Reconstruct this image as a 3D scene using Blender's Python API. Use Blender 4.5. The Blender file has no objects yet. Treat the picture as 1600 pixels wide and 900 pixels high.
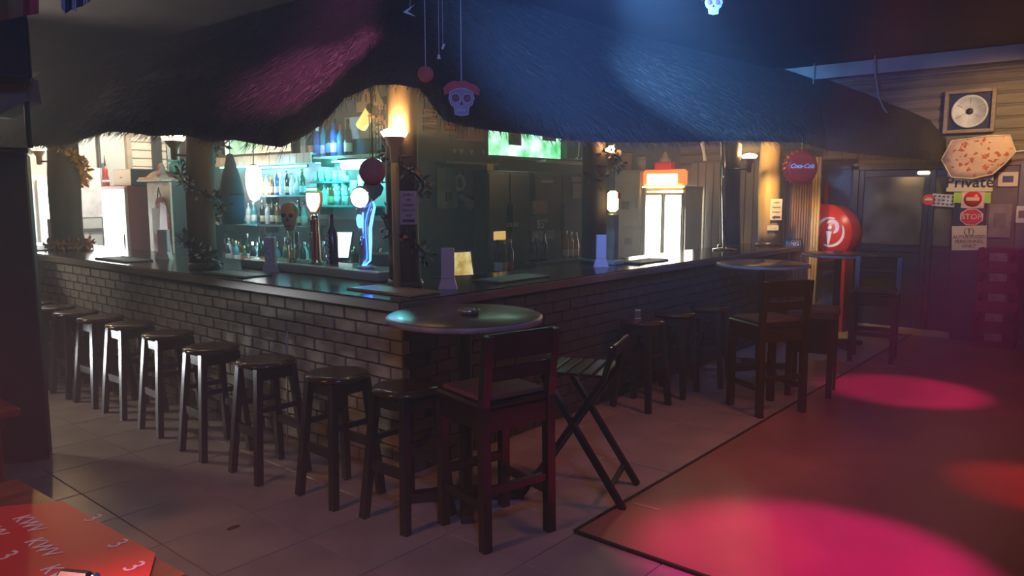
import bpy, bmesh, math, random
from mathutils import Vector, Matrix
random.seed(7)
S = bpy.context.scene
COL = S.collection
PI = math.pi

# ------------------------------------------------------------------ camera
F, H, TH, PITCH = 1180.0, 1.72, math.radians(40), math.atan(144/1180)
FW = Vector((math.cos(TH)*math.cos(PITCH), math.sin(TH)*math.cos(PITCH), -math.sin(PITCH)))
RT = Vector((math.sin(TH), -math.cos(TH), 0))
UP = RT.cross(FW)
cd = bpy.data.cameras.new('camera'); cam = bpy.data.objects.new('camera', cd); COL.objects.link(cam)
cd.sensor_width = 36; cd.lens = F/1600*36; cd.clip_start = 0.02; cd.clip_end = 100
m = Matrix((RT, UP, -FW)).transposed().to_4x4(); m.translation = Vector((0, 0, H)); cam.matrix_world = m
S.camera = cam
def ray(u, v): return FW + RT*((u-800)/F) + UP*((450-v)/F)
def onz(u, v, z): d = ray(u, v); return Vector((0, 0, H)) + d*((z-H)/d.z)
def onx(u, v, x): d = ray(u, v); return Vector((0, 0, H)) + d*(x/d.x)
def ony(u, v, y): d = ray(u, v); return Vector((0, 0, H)) + d*(y/d.y)

# ------------------------------------------------------------------ world (thin club haze), exposure
W = bpy.data.worlds.new('world'); S.world = W; W.use_nodes = True
nt = W.node_tree; nt.nodes['Background'].inputs[0].default_value = (0.02, 0.03, 0.06, 1); nt.nodes['Background'].inputs[1].default_value = 0.0
vs = nt.nodes.new('ShaderNodeVolumeScatter'); vs.inputs['Color'].default_value = (1, 1, 1, 1)
vs.inputs['Density'].default_value = 0.032; vs.inputs['Anisotropy'].default_value = 0.15
nt.links.new(vs.outputs[0], nt.nodes['World Output'].inputs['Volume'])
S.view_settings.view_transform = 'Standard'; S.view_settings.look = 'None'
S.view_settings.exposure = 0.0; S.view_settings.gamma = 1.0; S.view_settings.use_curve_mapping = False
S.cycles.volume_bounces = 0; S.cycles.max_bounces = 6; S.cycles.diffuse_bounces = 3; S.cycles.sample_clamp_indirect = 3.0
S.cycles.caustics_reflective = False; S.cycles.caustics_refractive = False

# ------------------------------------------------------------------ lights of the club and added unseen spots
def light(kind, loc, col, power, target=None, size=0.1, angle=40, blend=0.5, name='light'):
    l = bpy.data.lights.new(name, kind); l.color = col; l.energy = power
    if kind == 'SPOT': l.spot_size = math.radians(angle); l.spot_blend = blend; l.shadow_soft_size = size
    elif kind == 'AREA': l.size = size
    else: l.shadow_soft_size = size
    o = bpy.data.objects.new(name, l); COL.objects.link(o); o.location = loc
    if target is not None:
        o.rotation_euler = (Vector(target)-Vector(loc)).to_track_quat('-Z', 'Y').to_euler()
    return o
# blue moving head at the ceiling above the picture, aimed along the bar through the haze
light('SPOT', (3.75, 2.45, 3.3), (0.13, 0.40, 1.0), 2300, (7.8, 3.7, 2.6), 0.06, 34, 1.0, 'blue_beam')
light('SPOT', (2.5, 1.75, 3.33), (0.10, 0.28, 1.0), 1700, (5.4, 3.2, 3.0), 0.2, 76, 1.0, 'blue_wash')  # wide spot added for the blue veil before the thatch
light('SPOT', (0.1, -0.2, 3.3), (0.16, 0.30, 1.0), 230, (3.4, 3.9, 2.3), 0.2, 110, 1.0, 'blue_ambient')  # unseen spot above the camera, added to tint the near haze blue
light('SPOT', (3.3, 2.2, 3.35), (0.14, 0.22, 1.0), 8, (4.2, 2.9, 1.0), 0.25, 120, 1.0, 'blue_fill')  # weak unseen spot added for the blue veil lower down
# magenta and red pools on the dance floor
def pool(u, v, col, p, ang, off=(0.6, -1.6), blend=0.35):
    t = onz(u, v, 0); light('SPOT', (t.x+off[0], t.y+off[1], 3.25), col, p, t, 0.05, ang, blend, 'pool_light')
pool(1290, 880, (1.0, 0.010, 0.50), 900, 25, blend=.6)
pool(1120, 845, (1.0, 0.09, 0.015), 230, 20, (-0.3, -1.0), 0.9)
pool(1420, 612, (1.0, 0.010, 0.38), 560, 22, (0.4, -1.4), .6)
pool(1630, 765, (1.0, 0.03, 0.04), 420, 16, blend=.8)
light('SPOT', (2.35, 2.35, 3.2), (1.0, 0.22, 0.62), 560, (2.98, 4.15, 2.52), 0.03, 21, 1.0, 'thatch_pink')
# dim red-brown wash of the room
light('SPOT', (6.5, -1.0, 3.35), (1.0, 0.14, 0.055), 135, (6.3, -0.2, 0), 0.4, 120, 0.9, name='red_wash')
light('SPOT', (-1.6, 3.4, 3.3), (1.0, 0.38, 0.17), 250, (1.6, 2.7, 0), 0.3, 60, 0.9, name='amber_wash')
light('SPOT', (-0.9, 2.3, 2.6), (1.0, 0.30, 0.44), 560, (0.65, 1.35, 0.8), 0.1, 30, 0.8, 'cloth_fill')  # unseen spot added to brighten the red cloth
# unseen spots added for the walkway, the stool legs, the counter end and the left floor
light('SPOT', (4.6, 0.2, 3.3), (1.0, 0.30, 0.17), 190, (4.6, 2.8, 0), 0.3, 58, 1.0, 'walkway_wash')
light('SPOT', (0.70, 9.3, 0.12), (0.95, 0.97, 1.0), 260, (2.33, 5.76, 0.40), 0.10, 19, 0.8, 'stool_leg_spot')  # low unseen spot added for highlights on the stool legs
light('SPOT', (0.9, 10.2, 1.9), (1.0, 0.95, 0.85), 160, (2.95, 8.2, 1.08), 0.1, 26, 0.8, 'counter_fill')
light('SPOT', (0.6, 8.3, 3.2), (1.0, 0.87, 0.68), 210, (1.6, 5.6, 0.0), 0.3, 66, 0.9, 'floor_fill')
# work lights inside the bar, plus unseen spots added for ceiling, wall and drum
light('SPOT', (4.6, 10.5, 3.15), (1.0, 0.98, 0.9), 300, (4.9, 12.0, 1.7), 0.2, 120, 0.6, 'work_light')
light('SPOT', (1.9, 8.0, 2.2), (1.0, 0.84, 0.70), 120, (2.4, 6.9, 3.4), 0.1, 120, 1.0, name='ceiling_fill')
light('POINT', (9.3, 5.0, 2.6), (1.0, 0.8, 0.55), 8, None, 0.15, name='work_light')
light('SPOT', (8.7, 0.75, 3.0), (1.0, 0.64, 0.27), 165, (10.3, 1.55, 2.3), 0.1, 66, 0.9, 'wall_fill')
light('SPOT', (8.3, 1.6, 3.1), (1.0, 0.75, 0.5), 170, (9.9, 3.0, 1.3), 0.1, 22, 0.8, 'drum_fill')

# ------------------------------------------------------------------ materials
MATS = {}
def mat(name, col, rough=0.5, metal=0.0, var=0.25, scale=8.0, bump=0.0, spec=None, trans=0.0, stretch=None, coat=0.0):
    if name in MATS: return MATS[name]
    M = bpy.data.materials.new(name); M.use_nodes = True; n = M.node_tree; b = n.nodes['Principled BSDF']
    b.inputs['Roughness'].default_value = rough; b.inputs['Metallic'].default_value = metal
    if spec is not None: b.inputs['Specular IOR Level'].default_value = spec
    if trans: b.inputs['Transmission Weight'].default_value = trans
    if coat: b.inputs['Coat Weight'].default_value = coat; b.inputs['Coat Roughness'].default_value = 0.12
    c = (*col, 1)
    b.inputs['Base Color'].default_value = c
    if var or bump:
        tc = n.nodes.new('ShaderNodeTexCoord'); no = n.nodes.new('ShaderNodeTexNoise')
        no.inputs['Scale'].default_value = scale; no.inputs['Detail'].default_value = 5
        src = tc.outputs['Object']
        if stretch:
            mp = n.nodes.new('ShaderNodeMapping'); mp.inputs['Scale'].default_value = stretch
            n.links.new(src, mp.inputs[0]); src = mp.outputs[0]
        n.links.new(src, no.inputs['Vector'])
        if var:
            r = n.nodes.new('ShaderNodeValToRGB')
            r.color_ramp.elements[0].color = tuple(x*(1-var) for x in col)+(1,); r.color_ramp.elements[0].position = 0.3
            r.color_ramp.elements[1].color = tuple(min(1, x*(1+var)) for x in col)+(1,); r.color_ramp.elements[1].position = 0.7
            n.links.new(no.outputs['Fac'], r.inputs[0]); n.links.new(r.outputs[0], b.inputs['Base Color'])
        if bump:
            bp = n.nodes.new('ShaderNodeBump'); bp.inputs['Strength'].default_value = bump; bp.inputs['Distance'].default_value = 0.01
            n.links.new(no.outputs['Fac'], bp.inputs['Height']); n.links.new(bp.outputs[0], b.inputs['Normal'])
    MATS[name] = M; return M
def emit(name, col, st, base=None):
    if name in MATS: return MATS[name]
    M = bpy.data.materials.new(name); M.use_nodes = True; b = M.node_tree.nodes['Principled BSDF']
    b.inputs['Base Color'].default_value = (*(base or col), 1); b.inputs['Emission Color'].default_value = (*col, 1)
    b.inputs['Emission Strength'].default_value = st; b.inputs['Roughness'].default_value = 0.4
    MATS[name] = M; return M
def glass(name, col=(1, 1, 1), rough=0.02, alpha=0.25):
    if name in MATS: return MATS[name]
    M = bpy.data.materials.new(name); M.use_nodes = True; n = M.node_tree; n.nodes.remove(n.nodes['Principled BSDF'])
    t = n.nodes.new('ShaderNodeBsdfTransparent'); t.inputs[0].default_value = (*col, 1)
    g = n.nodes.new('ShaderNodeBsdfGlossy'); g.inputs['Roughness'].default_value = rough
    x = n.nodes.new('ShaderNodeMixShader'); x.inputs[0].default_value = alpha
    n.links.new(t.outputs[0], x.inputs[1]); n.links.new(g.outputs[0], x.inputs[2])
    n.links.new(x.outputs[0], n.nodes['Material Output'].inputs[0]); MATS[name] = M; return M

# ------------------------------------------------------------------ mesh helpers
class MB:
    def __init__(s): s.v = []; s.f = []; s.sm = []
    def add(s, vs, fs, smooth=False):
        o = len(s.v); s.v += [tuple(x) for x in vs]; s.f += [tuple(i+o for i in f) for f in fs]; s.sm += [smooth]*len(fs); return s
    def box(s, c, d, rz=0.0, M=None, bev=0.0):
        hx, hy, hz = d[0]/2, d[1]/2, d[2]/2
        if bev:
            b = min(bev, hx*.9, hy*.9, hz*.9); vs = []; 
            for z, k in ((-hz, b), (-hz+b, 0), (hz-b, 0), (hz, b)):
                X, Y = hx-k, hy-k; q = b if k == 0 else b*0.4
                vs += [(-X+q, -Y, z), (X-q, -Y, z), (X, -Y+q, z), (X, Y-q, z), (X-q, Y, z), (-X+q, Y, z), (-X, Y-q, z), (-X, -Y+q, z)]
            fs = [tuple(range(7, -1, -1)), tuple(range(24, 32))]
            for L in range(3):
                for i in range(8): j = (i+1) % 8; fs.append((L*8+i, L*8+j, L*8+8+j, L*8+8+i))
        else:
            vs = [(x, y, z) for z in (-hz, hz) for x, y in ((-hx, -hy), (hx, -hy), (hx, hy), (-hx, hy))]
            fs = [(3, 2, 1, 0), (4, 5, 6, 7), (0, 1, 5, 4), (1, 2, 6, 5), (2, 3, 7, 6), (3, 0, 4, 7)]
        T = M if M is not None else Matrix.Rotation(rz, 4, 'Z')
        c = Vector(c); return s.add([T @ Vector(p)+c for p in vs], fs)
    def tube(s, pts, r, n=10, cap=True, sq=False):
        pts = [Vector(p) for p in pts]; rs = r if isinstance(r, (list, tuple)) else [r]*len(pts); vs = []; fs = []
        for i, p in enumerate(pts):
            t = (pts[min(i+1, len(pts)-1)]-pts[max(i-1, 0)]).normalized()
            a = Vector((0, 0, 1)) if abs(t.z) < .9 else Vector((1, 0, 0))
            e1 = t.cross(a).normalized(); e2 = t.cross(e1)
            for k in range(n):
                w = 2*PI*k/n+(PI/4 if sq else 0); vs.append(p+(e1*math.cos(w)+e2*math.sin(w))*rs[i])
        for i in range(len(pts)-1):
            for k in range(n): j = (k+1) % n; fs.append((i*n+k, i*n+j, i*n+n+j, i*n+n+k))
        if cap: fs += [tuple(range(n-1, -1, -1)), tuple(range((len(pts)-1)*n, len(pts)*n))]
        return s.add(vs, fs, not sq and n > 6)
    def bar(s, a, b, w, t, upv=(0, 0, 1)):
        a, b = Vector(a), Vector(b); d = (b-a); L = d.length; d.normalize(); u = Vector(upv)
        if abs(u.dot(d)) > .98: u = Vector((1, 0, 0))
        sx = d.cross(u).normalized(); uz = sx.cross(d); T = Matrix((d, sx, uz)).transposed().to_4x4()
        return s.box((a+b)/2, (L, w, t), M=T)
    def lathe(s, prof, c=(0, 0, 0), n=20, M=None):
        c = Vector(c); vs = []; fs = []
        for r, z in prof:
            for k in range(n):
                w = 2*PI*k/n; p = Vector((r*math.cos(w), r*math.sin(w), z)); vs.append((M @ p if M else p)+c)
        for i in range(len(prof)-1):
            for k in range(n): j = (k+1) % n; fs.append((i*n+k, i*n+j, i*n+n+j, i*n+n+k))
        if prof[0][0] > 1e-4: fs.append(tuple(range(n-1, -1, -1)))
        if prof[-1][0] > 1e-4: fs.append(tuple(range((len(prof)-1)*n, len(prof)*n)))
        return s.add(vs, fs, True)
    def prism(s, poly, t, M=None, c=(0, 0, 0)):     # poly in local XZ, thickness along Y (front at y=0, back at y=t)
        n = len(poly); c = Vector(c); vs = [Vector((x, y, z)) for y in (0, t) for x, z in poly]
        fs = [tuple(range(n)), tuple(range(2*n-1, n-1, -1))]
        for i in range(n): j = (i+1) % n; fs.append((j, i, n+i, n+j))
        return s.add([(M @ p if M else p)+c for p in vs], fs)
    def mesh(s, name, material):
        me = bpy.data.meshes.new(name); me.from_pydata(s.v, [], s.f); me.polygons.foreach_set('use_smooth', s.sm)
        if material: me.materials.append(material)
        me.update(); return me
    def build(s, name, material, parent=None, loc=None, rz=0.0):
        return link(name, s.mesh(name, material), parent, loc, rz)
def link(name, me, parent=None, loc=None, rz=0.0):
    o = bpy.data.objects.new(name, me); COL.objects.link(o)
    if parent is not None: o.parent = parent
    if loc is not None: o.location = loc
    if rz: o.rotation_euler = (0, 0, rz)
    return o
def thing(name, label, cat, loc=(0, 0, 0), rz=0.0, group=None):
    o = link(name, None, None, loc, rz); return tag(o, label, cat, group)
def tag(o, label, cat, group=None):
    o['label'] = label; o['category'] = cat
    if group: o['group'] = group
    return o
def struct(o): o['kind'] = 'structure'; return o
def stuff(o): o['kind'] = 'stuff'; return o
def dup(root, loc, rz, label, group=None, scale=None):
    r = root.copy(); COL.objects.link(r); r.location = loc; r.rotation_euler = (0, 0, rz); r['label'] = label
    if group: r['group'] = group
    if scale: r.scale = scale
    for ch in list(root.children):
        c = ch.copy(); COL.objects.link(c); c.parent = r
        for g in ch.children: d = g.copy(); COL.objects.link(d); d.parent = c
    return r
def text(body, size, material, parent, loc, rot, name='lettering', shear=0.0, depth=0.001, align='CENTER', spacing=1.0, bold=0.0):
    cu = bpy.data.curves.new('t', 'FONT'); cu.body = body; cu.size = size; cu.align_x = align; cu.align_y = 'CENTER'
    cu.extrude = depth; cu.shear = shear; cu.space_character = spacing; cu.offset = bold; cu.resolution_u = 3
    t = bpy.data.objects.new('t', cu); me = bpy.data.meshes.new_from_object(t)
    bpy.data.objects.remove(t); me.materials.clear(); me.materials.append(material)
    o = link(name, me, parent, loc); o.rotation_euler = rot; return o
UPRIGHT_X = (PI/2, 0, -PI/2)     # lettering on a face that looks towards -X
UPRIGHT_Y = (PI/2, 0, 0)         # lettering on a face that looks towards -Y
def facing(ang): return (PI/2, 0, ang)
# ------------------------------------------------------------------ room shell
wood_dark = mat('dark stained wood', (0.045, 0.022, 0.014), 0.35, var=0.4, scale=6, stretch=(1, 1, 6), bump=0.15)
wood_top = mat('varnished counter', (0.035, 0.022, 0.018), 0.16, var=0.4, scale=3, stretch=(4, 4, 1), spec=0.6)
plaster = mat('dark plaster', (0.10, 0.10, 0.11), 0.85, var=0.15)
tile_m = mat('beige floor tile', (0.42, 0.35, 0.28), 0.32, var=0.18, scale=2.5)
grout_m = mat('grout', (0.12, 0.09, 0.07), 0.9)
struct(MB().box((3.2, 4.0, -0.11), (16.4, 17.4, 0.2)).build('floor', grout_m))
FLOOR = bpy.data.objects['floor']
# floor tiles, 0.5 m, inside the part of the room in view
TS = 0.5
tm = MB().box((0, 0, 0), (TS-0.006, TS-0.006, 0.016), bev=0.002).mesh('tile', tile_m)
far = []
cand = []
for i in range(-8, 22):
    for j in range(-8, 25):
        x, y = 0.12+i*TS+TS/2, 0.13+j*TS+TS/2
        if x > 3.05+TS/2 and y < 2.13-TS/2: continue          # under the dance floor
        if x > 3.1+TS/2 and y > 3.5+TS/2: continue            # behind the bar
        if x > 10.3-TS/2 or x < -4.2 or y > 12: continue
        cand.append((math.hypot(x-2, y-3), x, y))
cand.sort()
rest = MB()
for k, (d, x, y) in enumerate(cand):
    a, b = x-TS/2, x+TS/2; c0, c1 = y-TS/2, y+TS/2
    cut = a < 3.05 < b and c0 < 2.13                          # tiles cut along the dance floor
    cut2 = c0 < 2.13 < c1 and b > 3.05
    if cut and y < 2.13-TS/2+1e-6: b = 3.04
    elif cut2: c0 = 2.14
    if c1-c0 < .02 or b-a < .02: continue
    if k < 290:
        if (b-a) > TS-.01 and (c1-c0) > TS-.01: link('tile', tm, FLOOR, (x, y, -0.008+random.uniform(-.0008, .0008)))
        else: MB().box(((a+b)/2, (c0+c1)/2, -0.008), (b-a-.006, c1-c0-.006, .016), bev=.002).build('tile', tile_m, FLOOR)
    else: rest.box(((a+b)/2, (c0+c1)/2, -0.008), (b-a-.006, c1-c0-.006, .016))
stuff(rest.build('tile_field', tile_m, FLOOR))
dance_m = mat('worn dance floor vinyl', (0.34, 0.16, 0.11), 0.33, var=0.2, scale=1.5)
df = struct(MB().box((7.15, -0.94, 0.0), (8.2, 6.14, 0.02)).build('dance_floor', dance_m))
tr = mat('dark metal edge strip', (0.05, 0.04, 0.035), 0.5, 0.6)
MB().box((7.15, 2.135, 0.004), (8.2, 0.02, 0.02)).box((3.045, -0.94, 0.004), (0.02, 6.14, 0.02)).build('edge_strip', tr, df)
ceil_m = mat('dark ceiling board', (0.09, 0.085, 0.08), 0.9, var=0.2, scale=2)
struct(MB().box((3.2, 4.0, 3.5), (16.4, 17.4, 0.2)).build('ceiling', ceil_m))
struct(MB().box((3.2, -4.1, 1.7), (14.6, 0.2, 3.4)).build('wall_front', plaster))
struct(MB().box((-4.3, 4.0, 1.7), (0.2, 16.0, 3.4)).build('wall_left', plaster))
wr_m = mat('right wall plaster', (0.16, 0.14, 0.12), 0.8, var=0.2)
WR = struct(MB().box((10.45, 4.0, 1.7), (0.2, 16.0, 3.4)).build('wall_right', wr_m))
wb_m = mat('pale painted wall', (0.55, 0.58, 0.52), 0.7, var=0.08, scale=1.5)
WB = struct(MB().box((3.2, 12.1, 1.7), (14.6, 0.2, 3.4)).build('wall_back', wb_m))
# horizontal corrugated boards high on the right wall
slat_m = mat('weathered ribbed board', (0.22, 0.17, 0.12), 0.75, var=0.3, scale=5, stretch=(1, .3, 6))
ps = [(0, 0), (-.012, .01), (-.022, .06), (-.018, .11), (0, .125)]
sm_ = MB()
vsl = []; 
for y in (-3.9, 5.4): vsl += [(x, y, z) for x, z in ps]
sm_.add(vsl, [(i, i+1, i+6, i+5) for i in range(4)]+[(4, 0, 5, 9), tuple(range(4, -1, -1)), tuple(range(5, 10))])
sme = sm_.mesh('slat', slat_m)
for k in range(8): link('slat', sme, WR, (10.349, 0, 2.06+k*.14))
# fascia beam under the ceiling on the right wall, its conduit, and the pale plank where the thatch meets the ceiling
beam_m = mat('cream painted beam', (0.50, 0.44, 0.34), 0.6, var=0.2, scale=3)
struct(MB().box((10.27, 1.2, 3.3), (0.16, 10.2, 0.17)).build('trim_1', beam_m))
struct(MB().tube([(10.31, -3.9, 3.165), (10.31, 4.3, 3.165)], .018).tube([(10.31, -3.9, 3.12), (10.31, 4.1, 3.12)], .012).build('trim_2', mat('conduit pipe', (.35, .28, .2), .5)))
struct(MB().box((4.22, 7.4, 3.36), (0.06, 8.2, 0.1)).build('trim_3', mat('bare ceiling batten', (.38, .30, .24), .7, var=.2)))

struct(MB().box((10.315, 0.2, .045), (.07, 7.0, .09), bev=.006).build('baseboard_right', mat('tan baseboard', (.42, .30, .17), .6, var=.2)))
# ------------------------------------------------------------------ thatched roof over the bar
thatch_m = mat('grey brown thatch', (0.035, 0.028, 0.024), 0.9, var=0.35, scale=30, stretch=(1, 1, .25), bump=0.3)
straw_m = mat('straw', (0.06, 0.047, 0.036), 0.85, var=0.4, scale=12)
eL = [(11.8, 2.16), (8.0, 2.17), (7.3, 2.15), (6.7, 2.21), (6.4, 2.22), (6.05, 2.19), (5.7, 2.15), (5.2, 2.13), (4.86, 2.07), (4.58, 2.07), (4.3, 2.03), (4.04, 2.0), (3.78, 2.06), (3.59, 2.13), (3.42, 2.24)]
ePts = [Vector((2.65, y, z)) for y, z in eL]
for a, z in ((20, 2.29), (45, 2.29), (70, 2.275)):
    ePts.append(Vector((2.92-.27*math.cos(math.radians(a)), 3.27-.27*math.sin(math.radians(a)), z)))
for x, z in ((2.88, 2.225), (2.93, 2.17), (3.0, 2.12), (3.15, 2.10), (3.4, 2.09), (3.76, 2.09), (4.1, 2.08), (4.4, 2.08), (5.1, 2.11), (6.2, 2.18), (6.8, 2.22), (8.5, 2.29), (9.45, 2.25)):
    ePts.append(Vector((x, 3.0, z)))
ePts += [Vector((9.5, 2.9, 2.235)), Vector((9.52, 2.6, 2.19)), Vector((9.54, 2.3, 2.15)), Vector((9.6, 2.08, 2.13)), Vector((9.85, 1.96, 2.12)), Vector((10.3, 1.9, 2.12))]
tPts = []
for p in ePts:
    if abs(p.x-2.65) < 1e-4: tPts.append(Vector((4.25, max(p.y, 4.75), 3.4)))
    elif p.x < 3.0 and p.y > 3.001: tPts.append(Vector((4.28, 4.65, 3.4)))
    elif p.y == 3.0: tPts.append(Vector((max(p.x, 4.35), 4.55, 3.4)) if p.x < 8.4 else Vector((10.3, 4.2 if p.x < 9 else 3.55, 3.39 if p.x < 9 else 3.17)))
    else: tPts.append(Vector((10.3, {2.9: 2.95, 2.6: 2.7, 2.3: 2.4}.get(round(p.y, 2), 2.1 if p.y > 2 else 1.93), {2.9: 2.89, 2.6: 2.76, 2.3: 2.62}.get(round(p.y, 2), 2.46 if p.y > 2 else 2.25))))
def eave_z_smooth(i, t): return ePts[i].lerp(ePts[i+1], t), tPts[i].lerp(tPts[i+1], t)
rows = []
for i in range(len(ePts)-1):
    n = max(1, int((ePts[i+1]-ePts[i]).length/0.15))
    for k in range(n): rows.append(eave_z_smooth(i, k/n))
rows.append((ePts[-1], tPts[-1]))
NS = 9; th = 0.16
vs_, fs_ = [], []
for e, t in rows:
    for k in range(NS+1):
        s_ = k/NS; p = e.lerp(t, s_); p.z += 0.10*math.sin(PI*s_)*.5+random.uniform(-.006, .006) + th*min(1, s_/.34)**.8
        if k == 0: p = e+Vector((0, 0, .01))
        vs_.append(p)
    q = e.lerp(t, .06); vs_.append(q+Vector((0, 0, -.01))); vs_.append(t+Vector((0, 0, -.02)))
    # underside
w_ = NS+3
for i in range(len(rows)-1):
    for k in range(NS): fs_.append((i*w_+k, (i+1)*w_+k, (i+1)*w_+k+1, i*w_+k+1))
    fs_.append((i*w_+NS+1, (i+1)*w_+NS+1, (i+1)*w_, i*w_)); fs_.append((i*w_+NS+2, (i+1)*w_+NS+2, (i+1)*w_+NS+1, i*w_+NS+1))
ROOF = struct(link('thatch_roof', None))
mb = MB(); mb.add(vs_, fs_, False); mb.build("thatch", thatch_m, ROOF)
fr = MB()
def blade(b, d, L, w, s):
    d = d.normalized(); x = d.cross(Vector((random.uniform(-1, 1), random.uniform(-1, 1), .3))).normalized()*w
    s.add([b-x, b+x, b+d*L], [(0, 1, 2)])
tot = [0]
for (e, t), (e2, t2) in zip(rows, rows[1:]):
    L = (e2-e).length; out = (e-t).normalized()
    for k in range(int(L*420)):
        f = random.random(); s_ = random.random()**3*.08
        p = e.lerp(e2, f).lerp(t.lerp(t2, f), s_); p.z += random.uniform(-.01, .11)
        dd = out+Vector((random.uniform(-.35, .35), random.uniform(-.35, .35), random.uniform(-.9, -.1)))
        blade(p, dd, random.uniform(.03, .10) if random.random() > .04 else random.uniform(.1, .17), .0028, fr)
stuff(fr.build('eave_fringe', straw_m, ROOF))
sw = MB()
for (e, t), (e2, t2) in zip(rows, rows[1:]):
    if e.y > 9 : continue
    L = (e2-e).length; out = (e-t).normalized()
    nb = int((L+.02)*((t-e).length)*(900 if e.x < 3.2 else 350))
    for k in range(nb):
        f = random.random(); s_ = random.random()*.95
        p = e.lerp(e2, f).lerp(t.lerp(t2, f), s_); p.z += 0.05*math.sin(PI*s_)+th*min(1, s_/.34)**.8+.003
        dd = out+Vector((random.uniform(-.25, .25), random.uniform(-.25, .25), random.uniform(.0, .25)))
        blade(p, dd, random.uniform(.05, .14), .003, sw)
stuff(sw.build('thatch_straw', straw_m, ROOF))

# ------------------------------------------------------------------ bar: brick front, counter
brick_m = mat('brown face brick', (0.31, 0.255, 0.19), 0.8, var=0.3, scale=9, bump=0.4)
mortar_m = mat('mortar', (0.20, 0.17, 0.14), 0.95)
BW = struct(link('bar_wall', None))
struct(MB().box((3.12, 7.385, .515), (.14, 7.87, 1.03)).box((6.25, 3.5, .515), (6.42, .14, 1.03)).build('mortar_core', mortar_m, BW))
bl, bh, jt = .222, .073, .011
bm_ = MB().box((0, 0, 0), (.06, bl-jt, bh), bev=.005).mesh('brick', brick_m)
bs = []
nrow = int(1.03/(bh+jt))
for r in range(nrow):
    for k in range(40):
        y = 3.375+k*bl+(bl/2 if r % 2 else 0)+bl/2
        bs.append((y-r*.06, y, jt+r*(bh+jt)+bh/2))
bs.sort(); rest = MB()
for k, (_, y, z) in enumerate(bs):
    if y > 11.2: continue
    dx = random.uniform(-.002, .002)
    if k < 300: link('brick', bm_, BW, (3.028+dx, y, z))
    else: rest.box((3.028+dx, y, z), (.06, bl-jt, bh))
for r in range(1, nrow, 2): rest.box((3.028, 3.375+bl/4, jt+r*(bh+jt)+bh/2), (.06, bl/2-jt, bh))
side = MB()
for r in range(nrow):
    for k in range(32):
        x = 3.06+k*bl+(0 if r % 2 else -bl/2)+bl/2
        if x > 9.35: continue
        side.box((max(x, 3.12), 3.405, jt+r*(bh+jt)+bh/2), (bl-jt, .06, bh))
stuff(side.build('shade_toned_brickwork', mat('brick with painted shade', (.05, .04, .045), .7, var=.3), BW))  # darker brick colour holds the shade of this unlit side
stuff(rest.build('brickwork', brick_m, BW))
ct = MB()
Lp = [(2.95, 3.33), (9.6, 3.33), (9.6, 4.05), (3.95, 4.05), (3.95, 11.3), (2.95, 11.3)]
def slab(poly, z0, z1, b=.008):
    n = len(poly); vs = []
    cx = [Vector((x, y, 0)) for x, y in poly]
    for z, off in ((z0, 0), (z1-b, 0), (z1, b)):
        for i, p in enumerate(cx):
            a = (p-cx[i-1]).normalized(); c = (cx[(i+1) % n]-p).normalized()
            na = Vector((-a.y, a.x, 0)); nc = Vector((-c.y, c.x, 0)); q = p+(na+nc)*off; vs.append((q.x, q.y, z))
    fs = [tuple(range(n-1, -1, -1)), tuple(range(2*n, 3*n))]
    for L in range(2):
        for i in range(n): j = (i+1) % n; fs.append((L*n+i, L*n+j, L*n+n+j, L*n+n+i))
    return vs, fs
v_, f_ = slab(Lp, 1.032, 1.10)
ct.add(v_, f_)
CTR = thing('bar_counter', 'long glossy dark L-shaped bar counter on the brick front', 'counter', (2.95, 3.33, 1.032))
ct.v = [(x-2.95, y-3.33, z-1.032) for x, y, z in ct.v]; ct.build('worktop', wood_top, CTR)
eb = mat('counter edge with painted light', (.16, .11, .08), .3, var=.4, scale=4, stretch=(1, .3, 2))  # edge wood lightened to stand in for light falling on it
MB().box((-.006, 3.98, .032), (.012, 7.95, .056), bev=.003).build('edge_strip', eb, CTR); MB().box((3.32, -.006, .032), (6.65, .012, .056), bev=.003).build('edge_strip', eb, CTR)
# dark booth partition at the left
pm = mat('black painted panel', (0.018, 0.022, 0.028), 0.6, var=.2)

# ------------------------------------------------------------------ things at the left edge
st_ = thing('booth_partition', 'tall black partition panel at the left edge, closing off a booth', 'partition', (0, 0, 0))
a_, b_ = onz(80, 712, 0), Vector((0.75, 5.95, 0)); ang_ = math.atan2(a_.y-b_.y, a_.x-b_.x); L_ = (a_-b_).length
M_ = Matrix.Rotation(ang_, 4, 'Z'); c_ = (a_+b_)/2
MB().box((c_.x, c_.y, .99), (L_, .16, 1.98), M=M_, bev=.01).build('panel', pm, st_)
MB().box((c_.x, c_.y, 2.0), (L_+.03, .19, .035), M=M_, bev=.008).build('top_rail', wood_dark, st_)
PT = thing('steel_pole', 'thin dark steel pole rising from the black partition to the ceiling', 'pole', (0, 0, 0))
pp = Vector((0, 0, H))+ray(41, 150)*4.75
MB().tube([(pp.x, pp.y, 2.02), (pp.x, pp.y, 3.4)], .018).build('pole', mat('grey steel', (.10, .11, .11), .5, .5), PT)
MB().lathe([(.05, 3.385), (.05, 3.40)], (pp.x, pp.y, 0)).build('flange', mat('grey steel', (.1, .1, .1)), PT)
sp = Vector((0, 0, H))+ray(6, 75)*4.5
t = thing('loudspeaker', 'black loudspeaker hung high at the left edge under the flags', 'speaker', (sp.x, sp.y, sp.z-.19), math.radians(-20))
MB().box((0, 0, .19), (.26, .26, .38), bev=.01).build('cabinet', pm, t)
MB().box((0, -.134, .19), (.22, .008, .33), bev=.003).build('grille', mat('speaker cloth', (.03, .035, .05), .9, bump=.5, scale=60), t)
MB().tube([(0, 0, .381), (0, 0, 3.4-(sp.z-.19))], .012).build('hanging_rod', tr, t)
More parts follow.
